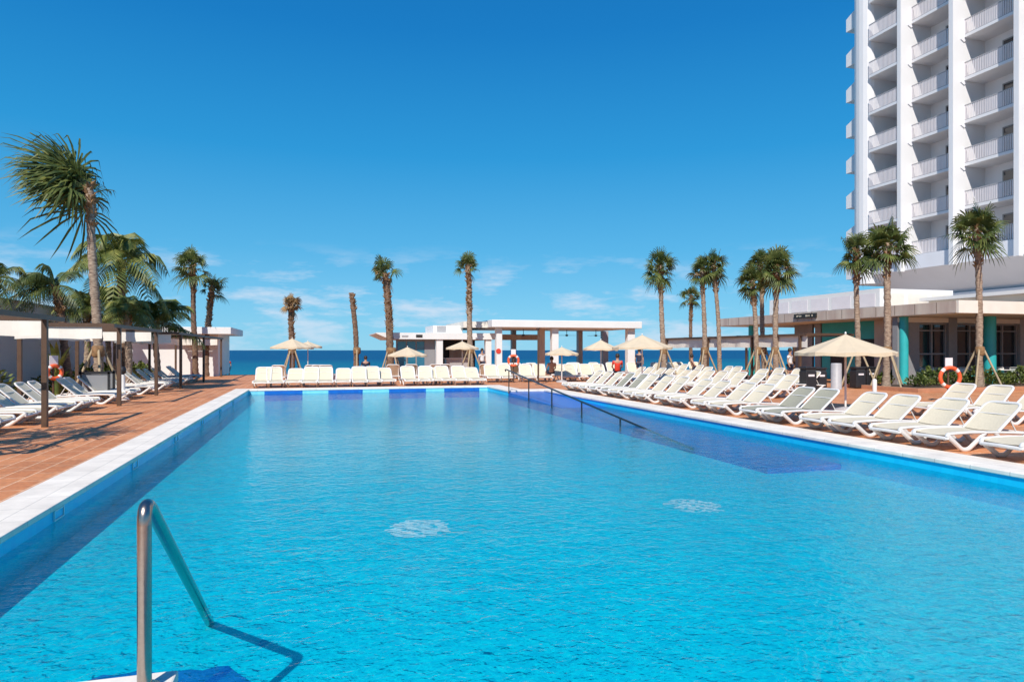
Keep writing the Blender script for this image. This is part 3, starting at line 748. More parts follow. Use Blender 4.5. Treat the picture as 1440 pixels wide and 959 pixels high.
# ---------------------------------------------------------------- right: restaurant building
def restaurant():
    t = empty('restaurant_building', (30, 30, 0), 0, 'long low restaurant building with stone fascia, teal columns and dark windows at the right', 'building')
    ox, oy = 30, 30
    def bx(name, m, x0, x1, y0, y1, z0, z1, par=None, bevel=0):
        q = MB(); q.box(min(x0, x1) - ox, max(x0, x1) - ox, min(y0, y1) - oy, max(y0, y1) - oy, z0, z1); return q.build(name, M[m], par or t, bevel=bevel)
    RX = 26.8; yc = uy(1345, RX); yf = uy(1012, 27.0)
    zb, zt = 3.33, 3.84
    roof = bx('roof', 'stone', RX, 60, yc + .02, yf, zb, zt)
    bx('front_fascia', 'cream', RX + .01, 62, yc - .10, yc + .018, zb - .02, zt + .02, roof)
    bx('soffit', 'cream', RX + .05, 59, yc + .1, yf - .05, zb - .03, zb - .002, roof)
    # seams in the stone cladding
    q = MB(); yy = yc + 1.0
    while yy < yf:
        q.box(RX - .004 - ox, RX + .02 - ox, yy - .012 - oy, yy + .012 - oy, zb + .02, zt - .02); yy += 1.15
    q.build('cladding_joint', M['brown_metal'], roof)
    # white roof fixture box and upper slab
    bc = (28.9, uy(1237, 28.9))
    rb = bx('roof_box', 'white', bc[0], bc[0] + 5, bc[1], bc[1] + 9.2, zt + .001, 4.98)
    for k in range(5):
        y0 = bc[1] + .3 + k * 1.75; bx('louvre_panel', 'rail_pink', bc[0] - .015, bc[0] - .001, y0, y0 + 1.45, zt + .2, 4.75, rb)
    for k in range(3):
        x0 = bc[0] + .3 + k * 1.6; bx('louvre_panel', 'cream', x0, x0 + 1.3, bc[1] - .015, bc[1] - .001, zt + .2, 4.75, rb)
    UX = 31.0
    bx('upper_roof', 'white', UX, 60, 12, uy(1293, UX) , hz(424, UX, uy(1293, UX)) , hz(419.5, UX, uy(1293, UX)) )
    bx('upper_wall', 'cream', UX + .4, 59, 12.2, uy(1293, UX) - .2, zt + .001, hz(424, UX, uy(1293, UX)) - .002)
    # walls under the roof
    x_w = 29.3
    bx('teal_wall', 'teal', x_w, x_w + .3, uy(1240, x_w), uy(1156, x_w), 0, zb - .04)
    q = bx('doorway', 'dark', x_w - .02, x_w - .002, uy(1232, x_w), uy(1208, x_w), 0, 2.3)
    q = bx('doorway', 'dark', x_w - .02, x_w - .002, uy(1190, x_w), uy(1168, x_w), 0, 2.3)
    bx('stone_wall', 'stone', x_w - .5, x_w + .3, uy(1266, x_w - .5), uy(1240, x_w) - .002, 0, zb - .04)
    bx('stone_wall', 'frame_grey', x_w + .5, x_w + .9, uy(1128, x_w), uy(1108, x_w), 0, zb - .04)
    # open part at the far end: slim slatted screens
    for p in (1138, 1150):
        y = uy(p, x_w); bx('screen', 'frame_grey', x_w, x_w + .12, y - .25, y + .25, 0, zb - .04)
    wy = 26.6
    # columns
    for px_, xx in ((1271, 27.3), (1388, None), (1057, 27.6)):
        if xx is None: y = wy - 1.5; x = vx(px_ + 4, y)
        else: x = xx; y = uy(px_, x)
        rr = .2 if px_ != 1388 else .26
        q = MB(); q.lathe([(rr, 0), (rr, zb - .031)], 24, (x - ox, y - oy)); q.build('column', M['teal'], t)
    # window wall facing the pool end
    p0, p1, p2, p3, p4 = 1293, 1333, 1346, 1392, 1404
    xa = vx(1278, wy)
    bx('window_wall', 'frame_grey', vx(1262, wy), vx(1293, wy), wy, wy + .3, 0, zb - .04)
    def win(a0, a1, n):
        x0, x1 = vx(a0, wy), vx(a1, wy)
        w_ = MB(); zs = (.75, zb - .3)
        w_.box(x0 - ox, x1 - ox, wy + .1 - oy, wy + .18 - oy, zs[0], zs[0] + .09); w_.box(x0 - ox, x1 - ox, wy + .1 - oy, wy + .18 - oy, zs[1] - .09, zs[1])
        w_.box(x0 - ox, x1 - ox, wy + .1 - oy, wy + .18 - oy, 1.46, 1.54); w_.box(x0 - ox, x1 - ox, wy + .1 - oy, wy + .18 - oy, 2.62, 2.68)
        for k in range(n + 1):
            xx = x0 + (x1 - x0) * k / n; w_.box(xx - .045 - ox, xx + .045 - ox, wy + .09 - oy, wy + .19 - oy, zs[0] + .002, zs[1] - .002)
        fr = w_.build('window', M['frame_grey'], t)
        q = MB(); q.box(x0 - ox, x1 - ox, wy + .2 - oy, wy + .22 - oy, zs[0], zs[1]); q.build('pane', M['glass_dark'], fr)
        bx('sill_wall', 'frame_grey', x0, x1, wy + .05, wy + .3, 0, zs[0] - .002)
    win(1293, 1332, 2); bx('pier', 'frame_grey', vx(1332, wy) + .05, vx(1346, wy) - .05, wy - .05, wy + .3, 0, zb - .04)
    win(1346, 1386, 2); win(1392, 1432, 2); bx('pier', 'grey', vx(1433, wy) + .03, vx(1450, wy), wy - .05, wy + .3, 0, zb - .04)
    win(1451, 1520, 3); bx('window_header', 'cream', vx(1262, wy), vx(1560, wy), wy - .03, wy + .04, zb - .29, zb - .05)
    # sign
    sy0, sy1 = uy(1149, RX), uy(1118, RX)
    s = bx('sign_board', 'sign', RX - .09, RX - .004, sy0, sy1, zb + .17, zb + .43)
    q = MB(); rr = random.Random(3); yy = sy1 - .25
    while yy > sy0 + .3:
        if rr.random() < .85:
            q.box(RX - .104 - ox, RX - .092 - ox, yy - .07 - oy, yy - oy, zb + .25, zb + .35)
            if rr.random() < .6: q.box(RX - .104 - ox, RX - .092 - ox, yy - .17 - oy, yy - .072 - oy, zb + .25 + rr.choice((0, .04, .07)), zb + .28 + rr.choice((0, .04, .07)))
        yy -= .25
    q.build('lettering', M['letter'], s)
    # podium mass reaching back under the tower
    bx('podium_wall', 'white', 41.5, 60, 10, 44, 0, 3.3)
    return t
restaurant()

# ---------------------------------------------------------------- tower
def tower():
    VT = 42.7
    t = empty('hotel_tower', (50, 38, 0), 0, 'tall white hotel tower with vertical fins and rows of railed balconies at the right', 'building')
    ox, oy = 50, 38
    fins = [uy(1264, VT), uy(1337, VT), uy(1429, VT)]
    sp = fins[0] - fins[1]
    fins += [fins[-1] - sp, fins[-1] - 2 * sp]
    Z0, FL, NF = 8.55, 3.0, 9
    ZT = Z0 + FL * NF
    ZBASE = 7.65
    def bx(name, m, x0, x1, y0, y1, z0, z1, par=None):
        q = MB(); q.box(min(x0, x1) - ox, max(x0, x1) - ox, min(y0, y1) - oy, max(y0, y1) - oy, z0, z1); return q.build(name, M[m], par or t)
    XB = VT + 2.9
    ye0, ye1 = uy(1221, VT), uy(1196, VT)
    bx('core_wall', 'recess', XB, 62, fins[-1], ye0, ZBASE, ZT)
    # rounded end pier
    q = MB(); pts = []
    for k in range(9):
        a_ = PI / 2 + PI * k / 8; pts.append((VT + .55 + .55 * math.cos(a_), (ye0 + ye1) / 2 + (ye1 - ye0) / 2 * math.sin(a_)))
    pts += [(62, ye0), (62, ye1)]
    q.prism([(p[0] - ox, p[1] - oy) for p in pts], 'z', ZBASE - .6, ZT); q.build('end_pier', M['tower'], t)
    for y in fins: bx('fin', 'tower', VT, XB, y - .17, y + .17, ZBASE, ZT + .5)
    bx('roof', 'tower', VT + .6, 62, fins[-1], ye1, ZT, ZT + .5)
    # base band and sloping soffit
    q = MB(); q.prism([(VT + .35 - ox, Z0 + .25), (VT + .35 - ox, ZBASE + .1), (VT + 3.2 - ox, 5.9), (62 - ox, 5.9), (62 - ox, Z0 + .25)], 'y', fins[-1] - .3 - oy, ye0 - .002 - oy)
    q.build('base_soffit', M['recess'], t)
    bx('base_wall', 'recess', VT + 2.6, 62, fins[-1], ye1 - .5, 3.3, 5.899)
    bays = [(ye0, fins[0])] + [(fins[i], fins[i + 1]) for i in range(len(fins) - 1)]
    for bi, (ya, yb) in enumerate(bays):
        y0, y1 = yb + .175, ya - (.175 if bi else .002)
        for k in range(NF):
            z = Z0 + FL * k
            xf = VT + (.95 if bi else .05)
            if k: slab = bx('balcony', 'tower', xf, XB - .002, y0, y1, z, z + .2)
            else: slab = bx('balcony', 'tower', xf, XB - .002, y0, y1, z + .251 - .2, z + .32)
            zb = z + (.2 if k else .32)
            q = MB(); yy = y0 + .04
            while yy < y1:
                q.box(xf + .03 - ox, xf + .055 - ox, yy - oy, yy + .062 - oy, zb + .06, zb + 1.02); yy += .125
            q.build('railing', M['rail_pink'], slab)
            q = MB(); q.box(xf + .01 - ox, xf + .08 - ox, y0 - oy, y1 - oy, zb + 1.021, zb + 1.08); q.box(xf + .02 - ox, xf + .07 - ox, y0 - oy, y1 - oy, zb + .01, zb + .058)
            q.build('handrail', M['grey'], slab)
            # canted side panel at the far end of the balcony
            if bi:
                q = MB(); q.prism([(xf - .30 - ox, z - .12), (xf - ox, z - .3), (xf + .25 - ox, z - .12), (xf + .25 - ox, zb + 1.0), (xf - ox, zb + 1.15)], 'y', y1 - .06 - oy, y1 - .001 - oy)
                q.build('side_panel', M['recess'], slab)
            q = MB(); q.box(XB - .03 - ox, XB - .004 - ox, y0 + .5 - oy, y1 - 1.3 - oy, z + .2, z + 2.5)
            if bi == 0: continue
            d = q.build('balcony_door', M['frame_grey'], t)
            q = MB(); q.box(XB - .045 - ox, XB - .031 - ox, y0 + .6 - oy, y1 - 1.4 - oy, z + .3, z + 2.4); q.build('pane', M['glass_dark'], d)
    # small end balconies beyond the pier
    for k in range(NF + 1):
        z = Z0 - .9 + FL * k
        q = MB(); q.prism([(ye1 - .002 - oy, z), (ye1 + 1.15 - oy, z), (ye1 + 1.15 - oy, z + 1.05), (ye1 - .002 - oy, z + 1.55)], 'x', VT + .6 - ox, VT + 3.4 - ox)
        q.build('end_balcony', M['tower'], t)
tower()

# ---------------------------------------------------------------- parasols
def parasol(px, py_edge, py_top, half, Yd, label, sides=8, name='parasol', canopy='canopy'):
    x, y = atd(px, Yd)
    t = empty(name, (x, y, 0), 0, label, 'parasol', 'beige parasols')
    R = half / F * Yd; ze = EYE + (HZ - py_edge) / F * Yd; zt = EYE + (HZ - py_top) / F * Yd
    MB().tube([(0, 0, 0), (0, 0, zt - .04)], .028, 10).build('pole', M['pole'], t)
    MB().lathe([(0, .12), (.06, .12), (.28, .07), (.30, 0)], 20).build('base', M['grey'], t)
    q = MB(); vs = [(0, 0, zt)]; fs = []; K = 5; per = 4; n = sides * per
    a0 = .25
    for i in range(1, K + 1):
        tt = i / K
        for k in range(n):
            ph = 2 * PI * k / n; m_ = (k % per) / per
            sag = (1 - abs(2 * m_ - 1)) if per else 0
            r = R * tt * (1 - .07 * sag)
            z = zt + (ze - zt) * (tt ** .93) - .035 * sag * tt
            vs.append((r * math.cos(ph + a0), r * math.sin(ph + a0), z))
    for k in range(n): fs.append((0, 1 + k, 1 + (k + 1) % n))
    for i in range(K - 1):
        for k in range(n):
            a = 1 + i * n + k; b = 1 + i * n + (k + 1) % n; fs.append((a, a + n, b + n, b))
    # hanging edge
    base = 1 + (K - 1) * n; m0 = len(vs)
    for k in range(n):
        p = vs[base + k]; vs.append((p[0] * 1.003, p[1] * 1.003, p[2] - .09 - .02 * math.sin(k * 1.7)))
    for k in range(n): fs.append((base + k, m0 + k, m0 + (k + 1) % n, base + (k + 1) % n))
    q.add(vs, fs, False); o = q.build('canopy', M[canopy], t); s = o.modifiers.new('thick', 'SOLIDIFY'); s.thickness = .006
    for k in range(sides):
        ph = 2 * PI * k / sides + a0
        MB().tube([(.03 * math.cos(ph), .03 * math.sin(ph), zt - .07), (R * .97 * math.cos(ph), R * .97 * math.sin(ph), ze - .02)], .009, 5).build('rib', M['pole'], t)
    q = MB(); q.lathe([(0, zt + .07), (.02, zt + .06), (.03, zt), (0, zt - .01)], 10); q.build('finial', M['pole'], t)
    return t
parasol(1189, 495, 470, 67, 19.0, 'largest and nearest beige parasol, standing among the right-hand loungers')
parasol(903, 488, 471, 42, 31, 'wide beige parasol in front of the right end of the pavilion')
parasol(845, 490, 478, 25, 36, 'beige parasol overlapping the wider one, before a dark pavilion column')
parasol(790, 497, 488, 24, 36, 'low beige parasol in front of the middle pavilion columns')
parasol(650, 489, 480, 24, 39, 'beige parasol leaning beside a palm in front of the bar counter')
parasol(573, 499, 488, 29, 39, 'beige parasol in front of the teal bar windows')
parasol(411, 488, 476, 30, 38, 'beige parasol beside the short brown palm on the far left')
parasol(433, 487, 480, 20, 45, 'small beige parasol half hidden behind the far left parasol')

# ---------------------------------------------------------------- palms
def trunk_mesh(h, r0, r1, lean, seed, rings=True, dark=False, base_bulge=1.25):
    rr = random.Random(seed); n = int(h / .16); pts = []; rs = []
    for i in range(n + 1):
        t = i / n
        off = Vector((lean[0] * t ** 1.6, lean[1] * t ** 1.6, h * t))
        off.x += .03 * math.sin(t * 7 + seed); off.y += .03 * math.cos(t * 6 + seed)
        pts.append(off); r = r0 + (r1 - r0) * t
        if t < .08: r *= base_bulge - (base_bulge - 1) * t / .08
        r *= 1 + (.10 if i % 2 else -.05) + rr.uniform(-.05, .05)
        rs.append(r)
    return MB().tube(pts, rs, 12), pts[-1]
def fan_crown(seed, R, n_f, up_bias, wind=(0, 0), leaf_n=15, droop=1.0, low=-60, tall=1.35, pf=.5):
    """fan-leaved crown: every leaf is a petiole with a fan of thin folded leaflets"""
    rr = random.Random(seed); q = MB()
    for i in range(n_f):
        az = i * 2.39996 + rr.uniform(-.6, .6)
        el = math.radians(low + (88 - low) * ((i + .5) / n_f) ** up_bias + rr.uniform(-10, 10))
        d = Vector((math.cos(az) * math.cos(el), math.sin(az) * math.cos(el), math.sin(el)))
        d = (d + Vector((wind[0], wind[1], 0))).normalized()
        Re = R * (1 + (tall - 1) * abs(d.z)) * rr.uniform(.66, 1.25)
        pl = Re * pf
        p0 = Vector((0, 0, -.12)); p1 = p0 + d * pl + Vector((0, 0, -.04 * R * droop))
        q.tube([p0, p0.lerp(p1, .5) + Vector((0, 0, .03)), p1], [.028, .02, .014], 4, caps=False)
        side = d.cross(Vector((0, 0, 1)))
        side = side.normalized() if side.length > .05 else Vector((math.cos(az), math.sin(az), 0))
        up = side.cross(d).normalized()
        roll = rr.uniform(-.9, .9); side, up = side * math.cos(roll) + up * math.sin(roll), up * math.cos(roll) - side * math.sin(roll)
        LL = Re * rr.uniform(.96, 1.2) * (1 - pf)
        for k in range(leaf_n):
            s = -1 + 2 * k / (leaf_n - 1); a = s * math.radians(105) + rr.uniform(-.05, .05)
            st = p1 - d * pl * .10 * (1 - abs(s))
            ld = (d * math.cos(a) + side * math.sin(a) + up * (.22 - .30 * s * s)).normalized()
            ll = LL * (1 - .30 * s * s) * rr.uniform(.85, 1.12)
            wv = ld.cross(up).normalized() * .034 * (.4 + .6 * min(R, 1.3))
            wd = Vector((wind[0], wind[1], 0)) * .22
            m_ = st + ld * ll * .5 + wd * ll * .5 + Vector((0, 0, -.04 * ll * droop))
            n_ = st + ld * ll * .80 + wd * ll * .9 + Vector((0, 0, -.16 * ll * droop))
            tip = st + ld * ll * .98 + wd * ll * 1.3 + Vector((0, 0, -.42 * ll * droop * rr.uniform(.6, 1.3)))
            fo = up * .010
            q.add([st - wv * .3, st + wv * .3, m_ + wv + fo, m_ - wv + fo, n_ + wv * .7, n_ - wv * .7, tip], [(0, 1, 2, 3), (3, 2, 4, 5), (5, 4, 6)])
    return q
def feather_crown(seed, R, n_f, wind=(0, 0), low=-35, dr=.55):
    rr = random.Random(seed); q = MB()
    for i in range(n_f):
        az = i * 2.39996 + rr.uniform(-.35, .35)
        el = math.radians(low + (78 - low) * ((i + .5) / n_f) + rr.uniform(-8, 8))
        d = Vector((math.cos(az) * math.cos(el), math.sin(az) * math.cos(el), math.sin(el)))
        d = (d + Vector((wind[0], wind[1], 0))).normalized()
        Lf = R * rr.uniform(.88, 1.12); pts = []; m = 22
        hd = Vector((d.x, d.y, 0)) + Vector((wind[0], wind[1], 0)) * .8
        for k in range(m + 1):
            t = k / m
            pts.append(d * Lf * t + Vector((0, 0, -1)) * (dr * Lf * t * t * t + .10 * Lf * t * t) + Vector((wind[0], wind[1], 0)) * .25 * Lf * t * t)
        q.tube(pts[::3] + [pts[-1]], [.03 - .025 * j / (len(pts[::3])) for j in range(len(pts[::3]) + 1)], 4, caps=False)
        for k in range(3, m + 1):
            t = k / m; p = pts[k]; tg = (pts[k] - pts[k - 1]).normalized()
            sd = tg.cross(Vector((0, 0, 1))); sd = sd.normalized() if sd.length > .1 else Vector((1, 0, 0))
            for sgn in (-1, 1):
                for jj in range(2):
                    ll = R * .36 * (math.sin(PI * min(1, .12 + t * .86)) ** .6 + .15) * rr.uniform(.85, 1.12)
                    dd = (sd * sgn * rr.uniform(.75, 1.0) + tg * .55 + Vector((0, 0, -.22)) + Vector((wind[0], wind[1], 0)) * .5).normalized()
                    wv = tg * .022 * R * .55
                    pp = p - tg * (R / m) * .5 * jj
                    m_ = pp + dd * ll * .5; tip = pp + dd * ll * .92 + Vector((0, 0, -.42 * ll))
                    q.add([pp - wv * .6, pp + wv * .6, m_ + wv, m_ - wv, tip], [(0, 1, 2, 3), (3, 2, 4)])
    return q
def boots(q, h, r, z0, z1, seed, lean):
    rr = random.Random(seed); z = z0
    while z < z1:
        for k in range(5):
            a = rr.uniform(0, 2 * PI); t = z / h; c = Vector((lean[0] * t ** 1.6, lean[1] * t ** 1.6, z + rr.uniform(-.05, .05)))
            d = Vector((math.cos(a), math.sin(a), 0)); s = Vector((-d.y, d.x, 0))
            b0 = c + d * r * .8; tp = c + d * (r + rr.uniform(.05, .14)) + Vector((0, 0, rr.uniform(.10, .22)))
            q.add([b0 - s * .06, b0 + s * .06, tp + s * .03, tp - s * .03, b0 - s * .04 + Vector((0, 0, .12)), b0 + s * .04 + Vector((0, 0, .12))],
                  [(0, 1, 2, 3), (4, 3, 2, 5), (0, 3, 4), (1, 5, 2)])
        z += .11
def palm(px, Yd, z_top, r, kind, R, label, seed, lean_px=0, wind=(0, 0), dark=False, n_f=34, braces=0, boots_from=.75, group=None, crown_mat=None, low=-60, droop=1.0, name='palm_tree', z_base=0, dr=.55, tall=1.35, dead=True, pf=.5):
    x, y = atd(px, Yd)
    t = empty(name, (x, y, z_base), 0, label, 'palm tree', group)
    lx = lean_px / F * Yd; lean = (lx * CY, -lx * SY)
    h = z_top - z_base
    q, top = trunk_mesh(h, r, r * .78, lean, seed)
    tr = q.build('trunk', M['trunk_dark' if dark else 'trunk'], t)
    q = MB(); boots(q, h, r * .8, h * boots_from, h * .99, seed, lean); q.build('leaf_base', M['boot'], tr)
    if kind:
        cq = fan_crown(seed, R * 1.06, max(14, int(n_f * .78)), .85, wind, droop=droop, low=low, tall=tall, pf=pf) if kind == 'fan' else feather_crown(seed, R, n_f, wind, low=low, dr=dr)
        cm_ = crown_mat or ('leaf' if kind == 'fan' else 'leaf_coco')
        cq.build('crown', M[cm_], t, loc=(lean[0], lean[1], h))
        if kind == 'fan' and n_f > 25 and dead:
            dq = fan_crown(seed + 90, R * .75, 5, 1.0, wind, 9, 1.5, -75); dq.build('dead_frond', M['leaf_dead'], t, loc=(lean[0], lean[1], h - .1))
    for k in range(braces):
        a = k * 2 * PI / braces + .5 + seed
        MB().tube([(math.cos(a) * r * .9, math.sin(a) * r * .9, 1.75), (math.cos(a) * .85, math.sin(a) * .85, 0)], .045, 6).build('brace', M['brace'], t)
    if braces:
        MB().lathe([(r * 1.05, 1.45), (r * 1.3, 1.5), (r * 1.3, 1.8), (r * 1.02, 1.85)], 10).build('collar', M['boot'], t)
    return t
G = 'palms behind the right loungers'
palm(1378, 30, 7.05 , .145, 'fan', 1.00, 'fan palm with braced trunk before the dark windows, rightmost palm', 11, -4, braces=4, group=G, n_f=58, low=-62)
palm(1247, 30, 6.40, .155, 'fan', 1.03, 'full fan palm with braced trunk left of the teal column', 12, 1, braces=4, group=G, n_f=62, low=-70)
palm(1206, 31, 6.2, .125, 'fan', .70, 'slim fan palm directly left of the fuller one, before the hotel tower', 13, -2, braces=3, group=G, n_f=44, low=-80, tall=1.7)
palm(1090, 34, 5.85, .145, 'fan', .92, 'fullest fan palm of the trio above the dark right pergola', 14, 3, braces=4, group=G, n_f=58, low=-68)
palm(1074, 37, 6.35, .13, 'fan', .72, 'fan palm hidden in the middle of the trio above the right pergola', 15, -5, braces=3, group=G, n_f=44, low=-65)
palm(1066, 35, 5.25, .13, 'fan', .72, 'leaning fan palm, left one of the trio above the right pergola', 16, -9, braces=4, group=G, n_f=46, low=-72, tall=1.5)
G = 'palms between pavilion and right pergola'
palm(1013, 38, 6.5, .125, 'fan', .68, 'tall leaning fan palm, right one of the close pair above the pergola end', 17, -10, group=G, n_f=46, low=-72, tall=1.6)
palm(991, 38, 6.25, .14, 'fan', .66, 'straight fan palm, left one of the close pair above the pergola end', 18, -3, braces=3, group=G, n_f=44, low=-75, tall=1.6)
palm(971, 58, 6.3, .17, 'fan', .95, 'small dark distant palm with a split crown left of the close pair', 19, 1, group=G, n_f=30, low=-60, dark=True, z_base=-3)
palm(933, 38, 6.4, .15, 'fan', .78, 'single fan palm with a drooping crown right of the pavilion', 20, -5, braces=3, group=G, n_f=54, low=-78, tall=1.6)
G = 'weathered palms behind the far loungers'
palm(662, 42, 6.95, .175, 'fan', .72, 'tall palm with small upright crown before the bar building roof', 21, -4, group=G, n_f=34, low=-25, boots_from=.55, braces=4)
palm(550, 42, 6.4, .235, 'fan', .98, 'shaggy palm with a lopsided dark crown at the left end of the bar', 22, -8, dark=True, wind=(-.25, .1), group=G, n_f=26, low=-30, boots_from=.45, braces=4)
palm(502, 42, 5.2, .175, None, 1, 'bare leaning palm trunk without any fronds', 23, -7, dark=True, group=G, boots_from=.80, braces=2)
palm(411, 41, 4.5, .17, 'fan', .66, 'short palm with a round brown crown behind the far left parasol', 24, -2, dark=True, group=G, n_f=34, low=-30, boots_from=.3, crown_mat='leaf_dead', braces=4, tall=1.1)
G = 'palms along the left wall'
palm(138, 24.2, 7.55, .160, 'fan', 1.8, 'tallest palm, its crown blown sideways to the left by the wind', 25, -13, wind=(-1.05, .3), group=G, n_f=74, low=-22, droop=.8, boots_from=.80, braces=4, tall=1.35, dead=False, pf=.30)
palm(152, 33, 4.0, .13, 'feather', 1.5, 'small green palm between the tallest palm and the coconut palm', 44, 2, group=G, n_f=16, low=-25, name='coconut_palm', dr=.45)
palm(174, 31, 5.7, .19, 'feather', 2.6, 'coconut palm with long arching fronds right of the tallest palm', 26, -4, dark=True, wind=(-.15, .03), group=G, n_f=17, low=-18, name='coconut_palm', dr=.62)
palm(97, 27, 4.2, .15, 'feather', 1.7, 'low palm with windblown drooping fronds left of the tallest palm', 27, -20, dark=True, wind=(-.5, .1), group=G, n_f=15, low=-30, name='coconut_palm', crown_mat='leaf')
palm(-14, 24, 4.2, .15, 'feather', 1.4, 'palm cut off by the left edge above the pergola', 28, 8, dark=True, wind=(-.2, 0), group=G, n_f=13, low=-40, name='coconut_palm', crown_mat='leaf')
palm(122, 31, 3.6, .14, 'feather', 1.35, 'bright green bushy palm right behind the tallest palm trunk', 29, 0, wind=(-.1, 0), group=G, n_f=16, low=-20, name='coconut_palm', dr=.4)
palm(180, 29, 3.3, .15, 'feather', 1.35, 'dense low palm under the arching coconut palm', 30, 0, group=G, n_f=17, low=-20, name='coconut_palm', wind=(-.1, 0))
palm(221, 34, 2.9, .15, 'feather', 2.5, 'young coconut palm with long upright fronds above the far pergola', 31, -2, group=G, n_f=13, low=8, name='coconut_palm', wind=(.05, 0), dr=.38)
palm(274, 42, 6.9, .17, 'fan', 1.05, 'windblown fan palm left of the smaller one by the white building', 32, -3, dark=True, wind=(-.28, .05), group=G, n_f=44, low=-65)
palm(290, 44, 5.8, .19, 'fan', .85, 'smaller fan palm directly before the white building roof', 33, 8, dark=True, wind=(.12, 0), group=G, n_f=28, low=-60, boots_from=.5)
palm(-425, 8.6, 4.6, .2, 'fan', 1.5, 'palm outside the left edge whose shadow falls on the deck', 34, 0, group=G, n_f=20)

# ---------------------------------------------------------------- shrubs and planting
def shrub(x, y, w_, h, label, seed, group='shrubs', lm='leaf_bush', n=420, size=.10, name='shrub', d_=None, z=0):
    rr = random.Random(seed); q = MB(); d_ = d_ or w_
    for i in range(n):
        a = rr.uniform(0, 2 * PI); e_ = rr.uniform(0, 1) ** .6; zz_ = rr.uniform(.05, 1)
        k = e_ * (math.sin(PI * min(1, zz_ * .8 + .25)) ** .5) * (1 + .35 * math.sin(a * 3 + seed) * math.cos(a * 2))
        p = Vector((math.cos(a) * k * w_ / 2, math.sin(a) * k * d_ / 2, zz_ * h * (1 - .25 * abs(math.sin(a * 2 + seed)))))
        d = Vector((p.x * 1.2, p.y * 1.2, .3 + rr.uniform(-.2, .5))) + Vector((rr.uniform(-.4, .4), rr.uniform(-.4, .4), 0)); d = d.normalized() if d.length > .01 else Vector((0, 0, 1))
        s = d.cross(Vector((rr.uniform(-1, 1), rr.uniform(-1, 1), 1))).normalized() * size * .35
        L_ = size * rr.uniform(.8, 1.5)
        q.add([p, p + d * L_ * .5 + s, p + d * L_, p + d * L_ * .5 - s], [(0, 1, 2, 3)])
    t = empty(name, (x, y, z), 0, label, 'shrub', group)
    q.build('foliage', M[lm], t)
    st = MB()
    for k in range(5):
        a = rr.uniform(0, 6.28); st.tube([(0, 0, 0), (math.cos(a) * w_ * .2, math.sin(a) * d_ * .2, h * .6)], .012, 5)
    st.build('stem', M['trunk_dark'], t)
for i, (y, w_, h) in enumerate(((17.5, 1.6, .9), (19.5, 1.3, .75), (22.0, 1.9, 1.1), (24.6, 1.8, 1.25), (30.5, 1.6, 1.0), (33.6, 1.6, 1.1), (36.6, 1.9, 1.0), (40.2, 2.2, 1.2), (43.5, 1.6, 1.0))):
    shrub(-9.7, y, w_, h, 'leafy green shrub at the foot of the left wall, %s from the near end' % ORD[i], 50 + i, 'shrubs at the foot of the left wall', n=520, size=.15)
# planted bed in front of the restaurant with terracotta kerb
bx0, by0 = at(1380, 553); 
kb = MB(); yb_ = 21.9
xk0 = vx(1284, yb_)
kb.box(xk0, 45, yb_ - .25, yb_, 0, .16); kb.box(xk0, xk0 + .25, yb_ + .002, 25.6, 0, .16)
tag(kb.build('planter_kerb', M['terrac'], bevel=.01), 'low terracotta kerb of the planting bed in front of the restaurant windows', 'kerb')
sl = MB(); rect(sl, xk0 + .25, 45, yb_, 25.6, .10); struct(sl.build('planting_soil', M['soil']))
for i, px in enumerate((1293, 1306, 1322, 1345, 1358, 1371, 1392, 1405, 1420, 1436)):
    yy = 23.6 + .5 * (i % 3); shrub(vx(px, yy), yy, 1.15, .55 + .1 * ((i * 7) % 4), 'low green shrub in the restaurant bed, %s from the left' % ORD[i], 70 + i, 'shrubs in the restaurant bed', n=320, size=.12, z=.1)
for i, px in enumerate((1196, 1210, 1226, 1240, 1252, 1264)):
    yy = 27.2; shrub(vx(px, yy), yy, 1.0, .55 + .1 * (i % 3), 'low plant around the braced palm trunks left of the teal column, %s from the left' % ORD[i], 90 + i, 'plants under the braced palms', n=300, size=.12)
# strap-leaved young plant on the left (yellow-green)
def strap_plant(px, Yd, h, label, seed):
    x, y = atd(px, Yd); rr = random.Random(seed); t = empty('banana_plant', (x, y, 0), 0, label, 'plant')
    q = MB()
    for i in range(9):
        a = rr.uniform(0, 6.28); ln_ = h * rr.uniform(.7, 1.0); pts = []
        for k in range(7):
            tt = k / 6; pts.append(Vector((math.cos(a) * ln_ * .3 * tt ** 2, math.sin(a) * ln_ * .3 * tt ** 2, ln_ * (tt - .18 * tt ** 3) + .3)))
        s = Vector((-math.sin(a), math.cos(a), 0))
        for k in range(6):
            w0 = .10 * math.sin(PI * (k + .3) / 6.5); w1 = .10 * math.sin(PI * (k + 1.3) / 6.5)
            q.add([pts[k] - s * w0, pts[k] + s * w0, pts[k + 1] + s * w1, pts[k + 1] - s * w1], [(0, 1, 2, 3)])
    q.build('leaf', M['leaf_coco'], t); MB().tube([(0, 0, 0), (0, 0, h * .5)], [.11, .07], 10).build('stem', M['leaf_bush'], t)
strap_plant(80, 25, 2.1, 'yellow-green young banana plant beside the nearest pergola post', 5)

